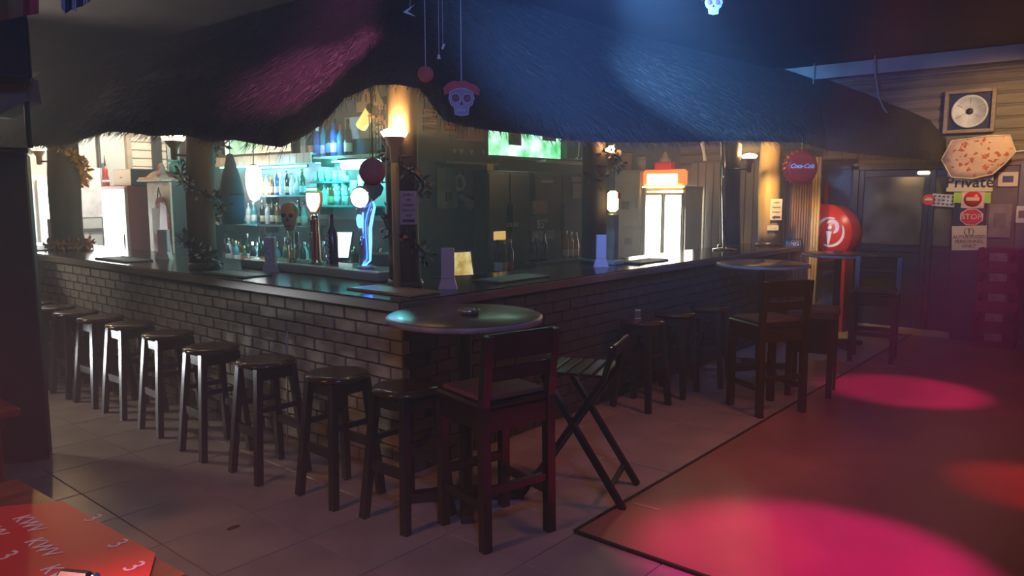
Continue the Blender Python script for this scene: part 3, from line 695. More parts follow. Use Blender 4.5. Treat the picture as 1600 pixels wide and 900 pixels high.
# signs (on the jamb board, facing -X)
SX = 10.245
def sign(name, label, uv, wpx, hpx, m, poly=None, tilt=0.0, x=SX, th=.006):
    p = onx(uv[0], uv[1], x); sc_ = (p.x*math.cos(TH)+p.y*math.sin(TH))/F
    t = thing(name, label, 'sign', (x, p.y, p.z)); t.rotation_euler = (tilt, 0, 0)
    w, h_ = wpx*sc_, hpx*sc_
    pl = poly(w, h_) if poly else [(-w/2, -h_/2), (w/2, -h_/2), (w/2, h_/2), (-w/2, h_/2)]
    MB().prism(pl, th, Matrix.Rotation(-PI/2, 4, 'Z')).build('board', m, t)
    return t, w, h_
t, w, h_ = sign('green_notice', 'lime green paper notice behind the no-entry sign', (1519, 304), 50, 26, mat('lime paper', (.45, .75, .06), .7), x=SX+.002, th=.002)
t, w, h_ = sign('private_sign', 'cream Private sign half covered by the floral cloth', (1515, 284), 62, 30, yel, x=SX-.012)
text('Private', h_*.78, blk, t, (-.002, 0, -.01), UPRIGHT_X, bold=.002)
t, w, h_ = sign('no_entry_sign', 'square no-entry sign, white bar on a red disc', (1520, 312), 31, 26, mat('pale pink board', (.80, .55, .42), .5), x=SX-.006)
MB().lathe([(0, .001), (h_*.47, .001), (h_*.47, .004), (0, .004)], (0, 0, .008), 28, RX).build('red_disc', red_p, t); MB().box((-.005, 0, .008), (.002, h_*.68, h_*.2)).build('bar', yel, t)
t, w, h_ = sign('stop_sign', 'red octagonal STOP sign above the authorized personnel notice', (1518, 339), 31, 26, mat('pale pink board', (.8, .55, .42)), lambda w, h: [(w/2*math.cos(PI/8+k*PI/4)*1.08, h/2*math.sin(PI/8+k*PI/4)*1.08) for k in range(8)], x=SX-.006)
MB().prism([(w/2*.96*math.cos(PI/8+k*PI/4), h_/2*.96*math.sin(PI/8+k*PI/4)) for k in range(8)], .003, Matrix.Rotation(-PI/2, 4, 'Z'), (-.003, 0, 0)).build('red_face', red_p, t)
text('STOP', h_*.44, mat('pale pink board', (.8, .55, .42)), t, (-.0045, 0, 0), UPRIGHT_X, bold=.001)
t, w, h_ = sign('authorized_sign', 'cream notice reading authorized personnel only', (1514, 372), 47, 38, yel, tilt=math.radians(-3), x=SX-.004)
for k, s_ in enumerate(('AUTHORIZED', 'PERSONNEL', 'ONLY')): text(s_, h_*.19, mat('brown print', (.20, .11, .03), .6), t, (-.002, 0, .012-k*h_*.185), UPRIGHT_X, bold=.0008)
em = MB(); arc(em, h_*.15, h_*.18, 0, 360, x=-.003, cz=h_*.26); em.box((-.002, 0, h_*.25), (.002, .012, h_*.16)).lathe([(0, 0), (.01, 0), (.01, .002), (0, .002)], (-.001, 0, h_*.36), 10, RX); em.build('pictogram', mat('brown print', (.2, .11, .03)), t)
bl_t = mat('navy print', (.05, .08, .2), .6)
t, w, h_ = sign('round_sticker', 'small round red sticker on the dark door', (1451, 312), 18, 17, red_p, lambda w, h: [(w/2*math.cos(k*PI/10), h/2*math.sin(k*PI/10)) for k in range(20)], x=10.27, th=.003)
MB().box((-.002, 0, 0), (.002, w*.6, h_*.12)).box((-.002, 0, h_*.14), (.002, w*.4, h_*.09)).build('print', wht, t)
t, w, h_ = sign('poster', 'small pale poster with dark scrawl beside the round red sticker', (1474, 313), 32, 19, mat('pale poster', (.58, .56, .5), .6), tilt=math.radians(4), x=10.272, th=.003)
random.seed(3); mb = MB()
for r_ in range(3):
    for k in range(5): mb.box((-.001, -w*.38+k*w*.19, h_*(.3-r_*.3)), (.002, w*.09*random.uniform(.7, 1.5), h_*.14))
stuff(mb.build('scrawl', bl_t, t))
# floral cloth pinned over the Private sign
px_ = [(1487, 220), (1545, 212), (1578, 211), (1587, 237), (1570, 256), (1551, 272), (1520, 279), (1487, 277), (1478, 262), (1471, 249), (1479, 235)]
fab = mat('peach floral cloth', (.83, .55, .36), .8, var=.06)
n_ = fab.node_tree; b_ = n_.nodes['Principled BSDF']; vo = n_.nodes.new('ShaderNodeTexVoronoi'); vo.inputs['Scale'].default_value = 15; tc = n_.nodes.new('ShaderNodeTexCoord'); no = n_.nodes.new('ShaderNodeTexNoise'); no.inputs['Scale'].default_value = 14
rp = n_.nodes.new('ShaderNodeValToRGB'); rp.color_ramp.elements[0].position = .27; rp.color_ramp.elements[0].color = (.62, .13, .05, 1); rp.color_ramp.elements[1].position = .34; rp.color_ramp.elements[1].color = (.83, .55, .36, 1)
mx = n_.nodes.new('ShaderNodeMix'); mx.data_type = 'VECTOR'; mx.inputs['Factor'].default_value = .12
n_.links.new(tc.outputs['Object'], mx.inputs[4]); n_.links.new(tc.outputs['Object'], no.inputs['Vector']); n_.links.new(no.outputs['Color'], mx.inputs[5]); n_.links.new(mx.outputs[1], vo.inputs['Vector']); n_.links.new(vo.outputs['Distance'], rp.inputs[0]); n_.links.new(rp.outputs[0], b_.inputs['Base Color'])
pc = onx(1528, 246, 10.15); t = thing('floral_cloth', 'peach floral cloth pinned over the Private sign on the right wall', 'cloth', pc)
poly = [onx(u, v, 10.15)-pc for u, v in px_]
mb = MB(); n = len(poly); rings = [1.0, .66, .33]; vs = []; fs = []
for face in (0, 1):
    for q in rings: vs += [Vector((.015*face-(1-q)*.05+.006*math.sin(i*2.1+q*5), p.y*q, p.z*q)) for i, p in enumerate(poly)]
    vs.append(Vector((-.045+.015*face, 0, 0)))
st = 3*n+1
for face in (0, 1):
    o_ = face*st
    for L in range(2):
        for i in range(n): j = (i+1) % n; f = (o_+L*n+i, o_+L*n+j, o_+L*n+n+j, o_+L*n+n+i); fs.append(f if face else f[::-1])
    for i in range(n): f = (o_+2*n+i, o_+2*n+(i+1) % n, o_+3*n); fs.append(f if face else f[::-1])
for i in range(n): fs.append((i, (i+1) % n, st+(i+1) % n, st+i))
mb.add(vs, fs, True); mb.build('cloth', fab, t)
MB().tube([poly[3], poly[3]+Vector((0, -.1, .012)), onx(1625, 246, 10.2)-pc], .006, 6).build('string', wht, t)
hm = MB(); hm.tube([Vector((p.x-.004, p.y, p.z)) for p in poly+[poly[0]]], .007, 6); hm.build('hem', mat('pale hem', (.9, .75, .5), .7), t)
# red bottle crates stacked against the right wall
crate_m = mat('red plastic crate', (.32, .025, .025), .45, var=.15); lab_m = mat('faded crate label', (.55, .3, .26), .6, var=.4)
cy_ = onx(1557, 500, 10.1).y
def crate(label, z):
    t = thing('bottle_crate', label, 'crate', (10.1, cy_, z), group='stacked red bottle crates')
    mb = MB(); Wd, Dp, Hh = .40, .30, .225
    mb.box((0, 0, .01), (Dp, Wd, .02))
    for z_, h2 in ((.05, .06), (.205, .04)):
        for sx in (-1, 1): mb.box((sx*(Dp/2-.008), 0, z_), (.016, Wd, h2))
        for sy in (-1, 1): mb.box((0, sy*(Wd/2-.008), z_), (Dp, .016, h2))
    for sx in (-1, 1):
        for y in (-.19, -.1, .1, .19): mb.box((sx*(Dp/2-.008), y, .12), (.016, .02, .2))
    for sy in (-1, 1):
        for x in (-.14, 0, .14): mb.box((x, sy*(Wd/2-.008), .12), (.02, .016, .2))
    mb.build('crate_body', crate_m, t); MB().box((-.153, 0, .13), (.006, .17, .09)).build('label_plate', lab_m, t)
    return t
nm = ['bottom crate of the red stack at the right wall', 'second red crate from the floor in the right wall stack', 'middle crate of the red stack at the right wall', 'fourth red crate from the floor in the right wall stack', 'topmost crate of the red stack at the right wall']
c0 = crate(nm[0], 0)
for k in range(1, 5): dup(c0, (10.1+.006*(-1)**k, cy_+.008*math.sin(k*2), .227*k), .03*math.sin(k*3), nm[k], 'stacked red bottle crates')
# grey metal door right of the crates, and small paper notices above them
y0 = onx(1580, 450, 10.33).y
D2 = struct(link('door_2', None)); gm = mat('grey green door', (.16, .18, .16), .5, var=.15)
MB().box((10.32, y0-.5, 1.05), (.06, 1.0, 2.1), bev=.006).build('leaf', gm, D2); MB().box((10.28, y0-.08, 1.05), (.03, .03, .14), bev=.006).build('handle', chrome, D2)
for (u, v, a, b, mm, nme, lb) in ((1562, 345, 30, 52, mat('grey notice', (.30, .25, .22), .7), 'notice_board', 'dull brown notice board above the red crates'), (1575, 280, 26, 22, yel, 'paper_notice', 'cream paper with a dark picture right of the floral cloth'), (1596, 335, 14, 26, wht, 'paper_notice', 'pale paper notice on the grey door at the right edge')):
    t, w, h_ = sign(nme, lb, (u, v), a, b, mm, x=10.275 if u > 1585 else 10.33)
    MB().box((-.001, 0, 0), (.002, w*.55, h_*.45)).build('print', bl_t if u == 1575 else mat('faint print', (.2, .17, .15), .7), t)

# ------------------------------------------------------------------ back bar: partition core, counters, shelves
core_m = mat('dark back bar panel', (.03, .04, .055), .6, var=.3)
CW = struct(link('wall_inner', None))
MB().box((5.052, 7.4, 1.80), (.012, 3.8, .66)).build('back_board', mat('back board lightened for glow', (.28, .33, .36), .4, var=.3, scale=3), CW)  # paler board added only where the teal glow brightens the wall
MB().box((5.12, 7.45, 1.35), (.12, 4.0, 2.7)).build('panel', core_m, CW); MB().box((6.6, 5.53, 1.35), (3.0, .12, 2.7)).build('panel', core_m, CW)
bc = thing('back_counter', 'dark back counter along the bottle shelves', 'counter'); cwood = mat('back counter wood', (.06, .045, .04), .35, var=.3)
MB().box((4.79, 7.3, .90), (.48, 3.6, .04), bev=.006).build('worktop', cwood, bc); MB().box((4.82, 7.3, .44), (.40, 3.56, .88)).build('carcass', core_m, bc)
bc = thing('back_counter', 'dark back counter under the screen facing the dance floor', 'counter')
MB().box((6.42, 5.20, .90), (2.4, .50, .04), bev=.006).build('worktop', cwood, bc); MB().box((6.42, 5.22, .44), (2.36, .44, .88)).build('carcass', core_m, bc)
shelf_g = mat('pale shelf board', (.55, .5, .42), .4, var=.2, scale=6); tealg = mat('teal tinted glass', (.10, .42, .45), .1, var=0)
SHX = 4.93
def shelf(label, u0, u1, v, m, th=.02, x=SHX, dep=.24, pel=0):
    a, b = onx(u0, v, x-.10), onx(u1, v, x-.10); z = (a.z+b.z)/2
    t = thing('shelf', label, 'shelf', (x, (a.y+b.y)/2, z-th)); L = abs(a.y-b.y)
    MB().box((0, 0, th/2), (dep, L, th), bev=.003).build('board', m, t)
    if pel:
        n = int(L/.13)
        for k in range(n): MB().box((-dep/2-.006, -L/2+(k+.5)*L/n, -pel/2+th), (.012, L/n-.006, pel), bev=.002).build('pelmet_board', m, t)
    for f in (-.45, .45): MB().box((.03, f*L, -.04), (.16, .015, .08)).build('bracket', tr, t)
    return z, min(a.y, b.y), max(a.y, b.y)
zT1 = shelf('top shelf with a pale plank pelmet, left bay', 338, 490, 243, shelf_g, pel=.11)
zT2 = shelf('top shelf over the teal light, right bay', 491, 585, 243, shelf_g)
zM1 = shelf('middle bottle shelf left of the shield-topped tap', 406, 482, 305, tealg)
zM0 = shelf('bottle shelf beside the bright white lamp', 342, 402, 349, tealg)
zM2 = shelf('small glass shelf of tumblers under the teal light', 486, 545, 283, tealg)
zM3 = shelf('shelf of stacked tumblers behind the tablet', 490, 575, 321, tealg)
# lights of the back bar
teal = emit('teal strip light', (.10, 1.0, .95), 20); tealw = emit('pale teal strip light', (.45, 1.0, .95), 9)
a, b = onx(536, 258, 4.80), onx(592, 258, 4.80)
t = thing('strip_light', 'bright teal strip light under the right end of the top shelf', 'light', (4.80, (a.y+b.y)/2, a.z)); MB().box((0, 0, 0), (.10, abs(a.y-b.y), .09), bev=.02).build('diffuser', tealw, t); MB().box((0, 0, .055), (.12, abs(a.y-b.y)+.02, .02)).build('housing', tr, t)
for (u0, u1, v, x, lab) in ((494, 534, 254, 5.02, 'teal strip light behind the tumblers of the small shelf'), (345, 388, 262, 5.02, 'teal strip light at the left end of the bottle shelves'), (408, 478, 262, 5.02, 'teal strip light over the middle bottle shelf'), (480, 545, 296, 5.02, 'teal strip light behind the stacked tumblers')):
    a, b = onx(u0, v, x), onx(u1, v, x); t = thing('strip_light', lab, 'light', (x, (a.y+b.y)/2, a.z)); MB().box((0, 0, 0), (.02, abs(a.y-b.y), .02)).build('tube', teal, t); MB().box((.02, 0, 0), (.02, abs(a.y-b.y)+.02, .03)).build('housing', tr, t)
for k, ((u, v), c, e_) in enumerate((((560, 266), (.10, 1, .92), 14), ((440, 270), (.15, .65, 1), 8), ((370, 275), (.3, .9, 1), 4), ((512, 272), (.05, 1, .85), 12), ((505, 222), (.2, .55, 1), 7), ((588, 222), (.1, 1, .45), 3), ((400, 372), (.5, .9, 1), 3), ((520, 368), (.4, .9, 1), 3))):
    q = onx(u, v, 4.72); light('POINT', q, c, e_, None, .05, name='shelf_glow')
whl = emit('bright white lamp', (1, 1, .97), 14)
p = onx(397, 287, 4.70); t = thing('lantern', 'bright white elongated lantern hanging beside the bottle shelves', 'lamp', p)
MB().lathe([(0, -.20), (.05, -.17), (.085, -.05), (.09, .08), (.075, .17), (.04, .2), (0, .2)], n=20).build('shade', whl, t); MB().tube([(0, 0, .2), (.02, 0, .75)], .006, 6).build('cord', tr, t); MB().lathe([(.03, .195), (.04, .2), (.035, .215), (0, .215)], n=12).build('cap', tr, t)
light('POINT', (p.x-.15, p.y, p.z), (.95, 1, 1), 9, None, .08, name='lantern_glow')

# bottles: shared meshes
def bottle_mesh(kind):
    P = {'spirit': [(0, 0), (.036, 0), (.038, .01), (.038, .17), (.03, .20), (.014, .225), (.013, .275), (.015, .28)],
         'square': [(0, 0), (.042, 0), (.043, .01), (.043, .15), (.038, .17), (.016, .19), (.014, .24), (.016, .245)],
         'wine': [(0, 0), (.036, 0), (.037, .01), (.037, .19), (.03, .225), (.014, .25), (.0135, .315), (.015, .32)],
         'beer': [(0, 0), (.030, 0), (.031, .01), (.031, .12), (.024, .155), (.012, .185), (.012, .225), (.013, .23)],
         'round': [(0, 0), (.03, 0), (.05, .03), (.055, .08), (.045, .13), (.018, .16), (.015, .22), (.017, .225)]}[kind]
    return P
BM = {}
def bottle(kind, gm_, cap_m, lab_m, label, group, loc, s=1.0):
    key = (kind, gm_.name); P = bottle_mesh(kind)
    if key not in BM: BM[key] = MB().lathe(P, n=12).mesh('bottle', gm_)
    kc = (kind, cap_m.name, 'c'); zt = P[-1][1]
    if kc not in BM: BM[kc] = MB().lathe([(.016, zt-.035), (.0165, zt-.03), (.0165, zt+.006), (0, zt+.008)], n=10).mesh('cap', cap_m)
    kl = (kind, lab_m.name, 'l'); rb = max(r for r, z in P)
    if kl not in BM: BM[kl] = MB().lathe([(rb+.0008, .035), (rb+.0012, .036), (rb+.0012, .115), (rb+.0008, .116)], n=12).mesh('label', lab_m)
    t = thing('bottle', label, 'bottle', loc, random.uniform(0, 6), group); t.scale = (s, s, s)
    link('glass_body', BM[key], t); link('cap', BM[kc], t)
    if kind != 'round': link('paper_label', BM[kl], t)
    return t
def bg(name, c, rough=.08): 
    m_ = mat(name, c, rough, var=0, spec=.8); return m_
G = {'clear': bg('clear bottle glass', (.55, .62, .62)), 'green': bg('green bottle glass', (.02, .10, .035)), 'amber': bg('amber bottle glass', (.22, .075, .01)), 'dark': bg('near black bottle glass', (.015, .018, .02)), 'blue': bg('blue bottle glass', (.03, .09, .35)), 'teal': bg('teal bottle glass', (.04, .28, .30)), 'gold': bg('golden spirit bottle', (.50, .24, .04))}
CAPS = {'black': blk, 'white': wht, 'gold': mat('gold foil cap', (.6, .42, .12), .25, .8, var=0), 'red': red_p, 'silver': mat('silver cap', (.6, .6, .6), .25, .9, var=0)}
LABS = {'white': mat('white paper label', (.75, .74, .7), .6, var=.1, scale=40), 'cream': mat('cream paper label', (.6, .5, .3), .6, var=.15, scale=40), 'black': blk, 'red': mat('red paper label', (.5, .05, .04), .6), 'blue': mat('blue paper label', (.08, .2, .55), .6)}
ORD = ['first', 'second', 'third', 'fourth', 'fifth', 'sixth', 'seventh', 'eighth', 'ninth', 'tenth', 'eleventh', 'twelfth', 'thirteenth', 'fourteenth', 'fifteenth', 'sixteenth', 'seventeenth', 'eighteenth', 'nineteenth', 'twentieth', 'twenty-first', 'twenty-second']
def row(where, group, us, z, x, spec, s=1.0, jx=.02, plane='x'):
    for k, u in enumerate(us):
        if plane == 'x': q = onx(u, 300, x+random.uniform(-jx, jx))
        else: q = ony(u, 300, x+random.uniform(-jx, jx))
        kd, g_, c_, l_ = spec[k % len(spec)]
        lab = '%s %s bottle, %s cap, %s from left %s' % ({'spirit': 'tall', 'square': 'squat', 'wine': 'long-necked', 'beer': 'small', 'round': 'bulbous'}[kd], {'clear': 'clear', 'dark': 'black'}.get(g_, g_), c_, ORD[k], where)
        bottle(kd, G[g_], CAPS[c_], LABS[l_], lab, group, (q.x, q.y, z), s*random.uniform(.95, 1.05))
random.seed(11)
row('on the top shelf', 'bottles on the top shelf', [478, 489, 499, 508, 517, 525, 535, 546], zT2[0], 4.92, [('spirit', 'clear', 'silver', 'white'), ('wine', 'dark', 'black', 'cream'), ('spirit', 'blue', 'white', 'blue'), ('wine', 'teal', 'black', 'white'), ('spirit', 'dark', 'black', 'blue'), ('wine', 'blue', 'black', 'white'), ('spirit', 'teal', 'red', 'blue'), ('wine', 'dark', 'black', 'white')], 1.12)
row('on the middle shelf', 'bottles on the middle shelf', [410, 417, 425, 433, 441, 449, 457, 465, 473], zM1[0], 4.90, [('spirit', 'gold', 'black', 'cream'), ('spirit', 'clear', 'silver', 'white'), ('square', 'amber', 'gold', 'cream'), ('wine', 'blue', 'white', 'white'), ('spirit', 'clear', 'white', 'white'), ('wine', 'dark', 'silver', 'cream'), ('spirit', 'clear', 'silver', 'white'), ('round', 'clear', 'white', 'white'), ('wine', 'green', 'gold', 'white')], .85)
row('beside the white lantern', 'bottles beside the white lantern', [347, 355, 363, 371, 379, 387, 395], zM0[0], 4.90, [('spirit', 'clear', 'silver', 'white'), ('spirit', 'teal', 'white', 'white'), ('wine', 'green', 'black', 'cream'), ('spirit', 'clear', 'white', 'blue'), ('spirit', 'green', 'silver', 'white')], .9)
row('in the back counter rear row', 'bottles along the back counter', list(range(348, 600, 12)), .92, 4.92, [('wine', 'dark', 'black', 'cream'), ('spirit', 'green', 'gold', 'white'), ('spirit', 'amber', 'black', 'white'), ('wine', 'green', 'red', 'cream'), ('square', 'clear', 'black', 'black'), ('spirit', 'dark', 'silver', 'white')], 1.0)
row('in the back counter front row', 'bottles along the back counter', list(range(352, 470, 13)), .92, 4.72, [('beer', 'dark', 'silver', 'white'), ('spirit', 'teal', 'silver', 'white'), ('beer', 'green', 'gold', 'red'), ('spirit', 'dark', 'white', 'cream'), ('wine', 'dark', 'black', 'red')], 1.0)
row('under the price numerals', 'bottles under the screen', [832, 838, 845, 851], 1.0005, 5.10, [('spirit', 'dark', 'silver', 'black'), ('wine', 'dark', 'silver', 'black')], .9, .01, 'y')
row('of the orange ones', 'orange bottles', [885, 893, 901], 1.0005, 5.10, [('wine', 'gold', 'silver', 'cream')], .95, .005, 'y')
row('below the yellow notice', 'bottles under the screen', [778, 787, 797], .92, 5.05, [('wine', 'dark', 'black', 'white'), ('wine', 'green', 'gold', 'cream'), ('wine', 'dark', 'silver', 'red')], 1.05, .01, 'y')
b_ = ony(860, 300, 5.15); t = thing('riser', 'low dark riser under the bottles below the price numerals', 'shelf', (b_.x, 5.11, .92)); MB().box((.05, 0, .04), (.95, .2, .08), bev=.004).build('board', core_m, t)
tg = mat('frosted tumbler glass', (.62, .70, .70), .15, var=0, spec=.7)
tme = MB().lathe([(0, 0), (.028, 0), (.036, .09), (.034, .09), (.027, .006), (0, .006)], n=12).mesh('tumbler', tg)
def tumbler(label, group, loc, s=1.0): o = link('tumbler', tme, None, loc); o.scale = (s, s, s); tag(o, label, 'glass', group)
for k, u in enumerate((493, 503, 514, 525, 535)): q = onx(u, 280, 4.88); tumbler('tumbler, %s from the left on the small teal shelf' % ORD[k], 'tumblers on the small shelf', (q.x, q.y, zM2[0]), 1.2)
for k, u in enumerate((528, 540, 553, 565)):
    q = onx(u, 310, 4.86)
    for j in range(5 if k in (1, 3) else 4): tumbler('tumbler, %s up in the %s stack from the left behind the tablet' % (ORD[j], ORD[k]), 'stacked tumblers', (q.x, q.y, zM3[0]+j*.052), 1.05)
row('on the tumbler shelf', 'bottles on the tumbler shelf', [497, 507, 517], zM3[0], 4.88, [('spirit', 'gold', 'black', 'cream'), ('spirit', 'clear', 'silver', 'white'), ('wine', 'amber', 'black', 'cream')], .8)

zL = shelf('dark lower bottle shelf behind the skull tap', 404, 482, 352, core_m)
row('on the dark lower shelf', 'bottles on the dark lower shelf', [409, 417, 425, 433, 466, 474], zL[0], 4.9, [('wine', 'dark', 'silver', 'cream'), ('spirit', 'clear', 'silver', 'white'), ('wine', 'dark', 'black', 'white'), ('spirit', 'amber', 'gold', 'cream')], .9)
row('in the back counter middle row', 'bottles along the back counter', list(range(354, 600, 15)), .92, 4.82, [('spirit', 'clear', 'silver', 'white'), ('beer', 'dark', 'gold', 'cream'), ('wine', 'dark', 'silver', 'white'), ('square', 'teal', 'silver', 'white')], 1.05)
# ------------------------------------------------------------------ screens
def screen_mat(name, c1, c2, c3, st, sc):
    M = bpy.data.materials.new(name); M.use_nodes = True; n = M.node_tree; b = n.nodes['Principled BSDF']
    tc = n.nodes.new('ShaderNodeTexCoord'); no = n.nodes.new('ShaderNodeTexNoise'); no.inputs['Scale'].default_value = sc; no.inputs['Detail'].default_value = 6
    r = n.nodes.new('ShaderNodeValToRGB'); e = r.color_ramp.elements; e[0].position = .38; e[0].color = (*c1, 1); e[1].position = .62; e[1].color = (*c3, 1); k = e.new(.5); k.color = (*c2, 1)
    n.links.new(tc.outputs['Object'], no.inputs['Vector']); n.links.new(no.outputs['Fac'], r.inputs[0]); n.links.new(r.outputs[0], b.inputs['Emission Color']); b.inputs['Emission Strength'].default_value = st; b.inputs['Base Color'].default_value = (.02, .02, .02, 1); b.inputs['Roughness'].default_value = .2
    return M
# television facing the dance floor
a, b = ony(767, 243, 5.36), ony(879, 247, 5.36); zb = (a.z+b.z)/2; L = b.x-a.x
t = thing('television', 'wide television showing a green picture, half under the thatch, right of the corner post', 'television', (a.x, 5.40, zb))
MB().box((L/2, .02, .30), (L+.04, .05, .66), bev=.008).build('housing', blk, t)
MB().box((L/2, -.008, .30), (L, .008, .60)).build('screen', screen_mat('green television picture', (.05, .55, .12), (.35, .9, .55), (.75, 1, .9), 1.6, 4.0), t)
for x0, x1, z0, z1 in ((.25, .42, .12, .30), (.72, .92, .2, .34)): MB().box((L*(x0+x1)/2, -.014, (z0+z1)/2), (L*(x1-x0), .006, z1-z0)).build('picture_block', mat('dark picture block', (.06, .04, .04), .6), t)
light('AREA', (a.x+L/2, 5.25, zb+.2), (.6, 1, .75), 1.2, (a.x+L/2, 3.5, 1.1), .6, name='television_glow')
a, b = onx(352, 241, 4.98), onx(456, 241, 4.98); L = a.y-b.y
t = thing('television', 'wide television glowing pale green above the pelmet shelf, behind the fringe', 'television', (4.99, b.y, zT1[0]+.004))
MB().box((.015, L/2, .27), (.05, L+.03, .54), bev=.008).build('housing', blk, t)
MB().box((-.014, L/2, .28), (.008, L-.02, .48)).build('screen', screen_mat('pale green television picture', (.25, .6, .3), (.6, .95, .65), (.85, 1, .85), 1.4, 3.5), t)
# tablet tills on the counter
def till(label, p, w, h_, rz, tilt, sm, z0):
    t = thing('till_screen', label, 'screen', (p.x, p.y, z0), rz)   # local -y faces the viewer side
    Mt_ = Matrix.Rotation(tilt, 4, 'X')
    MB().box((0, 0, h_/2+.05), (w+.03, .02, h_+.04), M=Mt_, bev=.006).build('housing', blk, t)
    c = Vector((0, 0, h_/2+.05))+Mt_ @ Vector((0, -.012, 0)); MB().box(c, (w, .004, h_), M=Mt_).build('display', sm, t)
    MB().tube([(0, .02, 0), (0, .02, h_/2)], .018, 8).build('stem', blk, t); MB().lathe([(.08, 0), (.08, .012), (.02, .02)], (0, .02, 0), 16).build('foot', blk, t)
    return t
dsp = emit('white till display', (.85, .95, 1), 1.6)
p = onx(531, 403, 4.72); till('bright white tilted till screen between the two lit beer taps', Vector((4.72, p.y, 0)), .24, .27, math.radians(-62), math.radians(-24), dsp, 1.04)
t = thing('till_stand', 'dark stand under the white till screen', 'stand', (4.72, p.y, .92)); MB().box((0, 0, .0595), (.2, .2, .119), bev=.01).build('block', core_m, t); MB().box((-.101, .05, .06), (.004, .02, .015)).build('green_led', emit('green led', (.1, 1, .3), 3), t)
p = ony(720, 405, 4.95); till('till screen glowing yellow behind the corner tent card', Vector((p.x, 4.95, 0)), .22, .22, math.radians(-20), math.radians(-16), screen_mat('yellow till display', (.55, .38, .08), (.85, .66, .22), (1, .85, .45), .8, 9), .92)

# ------------------------------------------------------------------ right side of the back bar
def board(name, label, cat, u0, v0, u1, v1, m, y=5.46, th=.012):
    a, b = ony(u0, v0, y), ony(u1, v1, y)
    t = thing(name, label, cat, ((a.x+b.x)/2, y, (a.z+b.z)/2)); w, h_ = abs(b.x-a.x), abs(a.z-b.z)
    MB().box((0, -th/2, 0), (w, th, h_), bev=.002).build('board', m, t); return t, w, h_
gp = mat('grey poster print', (.16, .16, .15), .6, var=.5, scale=6)
t, w, h_ = board('poster', 'tall grey poster behind the corner post, on the dark back bar', 'poster', 681, 262, 714, 326, gp)
MB().box((.02, -.016, -h_*.2), (w*.3, .006, h_*.22)).build('dark_patch', core_m, t)
t, w, h_ = board('poster', 'square grey poster right of the tall one, behind the wreath', 'poster', 723, 264, 752, 306, mat('dull poster', (.14, .13, .15), .6, var=.3))
t, w, h_ = board('poster', 'bluish poster with pale smudge left of the price numerals', 'poster', 776, 262, 792, 300, mat('blue grey poster', (.08, .10, .14), .6, var=.5, scale=7))
t, w, h_ = board('poster', 'narrow dark poster with a long pale streak', 'poster', 797, 268, 822, 318, mat('navy poster', (.03, .04, .06), .6, var=.3))
MB().prism([(-.04, .10), (.05, .13), (.06, .02), (.07, -.16), (.02, -.05), (-.03, 0)], .004, c=(0, -.018, 0)).build('pale_streak', mat('pale smudge', (.22, .22, .22), .7), t)
t, w, h_ = board('ledge', 'pale grey ledge running above the dark fridges, behind the corner post', 'ledge', 682, 252, 765, 259, mat('grey ledge paint', (.20, .19, .19), .6), th=.14)
t, w, h_ = board('ledge', 'pale ledge under the television', 'ledge', 838, 250, 916, 258, mat('buff ledge paint', (.34, .28, .22), .6), th=.14)
t, w, h_ = board('yellow_tag', 'small yellow notice hanging from the ledge left of the television', 'notice', 761, 256, 771, 275, mat('yellow paper', (.85, .62, .2), .6), th=.003, y=5.30)
wr = ony(718, 286, 5.40); t = thing('wreath', 'small round wreath of pale twigs on the dark back bar', 'wreath', wr)
mb = MB(); mb.tube([(.07*math.cos(k*PI/8), .008*math.sin(k*2.3), .07*math.sin(k*PI/8)) for k in range(17)], .018, 6); mb.build('ring', mat('pale twig', (.35, .35, .32), .8, var=.4, scale=20), t); MB().prism([(-.03, .07), (.03, .07), (.05, .16), (-.05, .16)], .015).build('ribbon', mat('maroon ribbon', (.12, .04, .05), .7), t)
for (u0, v0, u1, v1, lab) in ((715, 308, 740, 316, 'crooked pale label under the wreath, upper one'), (724, 318, 738, 326, 'crooked pale label under the wreath, lower one')):
    t, w, h_ = board('label_strip', lab, 'label', u0, v0, u1, v1, mat('dull label', (.26, .25, .26), .6)); t.rotation_euler = (0, .35, 0)
# black display fridges
fb_ = mat('black fridge', (.008, .012, .022), .35, var=.2)
for k, (u0, u1, lab) in enumerate(((757, 822, 'black under-screen display fridge, left of the pair'), (829, 912, 'black under-screen display fridge, right of the pair'))):
    a, b = ony(u0, 300, 5.30), ony(u1, 300, 5.30); t = thing('display_fridge', lab, 'fridge', ((a.x+b.x)/2, 5.36, .925)); w = b.x-a.x
    MB().box((0, 0, .53), (w, .20, 1.06), bev=.01).build('body', fb_, t)
    for s_ in (-1, 1): MB().box((s_*w/4, -.108, .53), (w/2-.02, .016, 1.0), bev=.004).build('door', fb_, t); MB().box((s_*.03, -.125, .55), (.012, .018, .30), bev=.003).build('handle', tr, t)
def dec(name, label, cat, u0, v0, u1, v1, m, y=5.238): return board(name, label, cat, u0, v0, u1, v1, m, y, .004)
t, w, h_ = dec('price_board', 'dark price board with white numerals 85', 'board', 827, 338, 864, 360, blk)
text('85', h_*.82, mat('chalk white', (.7, .72, .75), .7), t, (-.02, -.005, -.01), UPRIGHT_Y, 'numerals', spacing=1.0, bold=.001); text('00', h_*.36, mat('chalk white', (.7, .72, .75)), t, (.08, -.005, .03), UPRIGHT_Y, 'numerals')
t, w, h_ = dec('poster', 'faded orange-red label on the black fridge above the numerals', 'poster', 832, 314, 855, 334, mat('faded orange', (.34, .12, .08), .6, var=.5, scale=20))
t, w, h_ = dec('label_strip', 'thin pale label on the left black fridge', 'label', 792, 348, 810, 354, mat('pale label', (.35, .33, .36), .6))
t, w, h_ = dec('label_strip', 'thin pale strip high on the right black fridge', 'label', 845, 281, 864, 286, mat('pale label', (.35, .33, .36)))
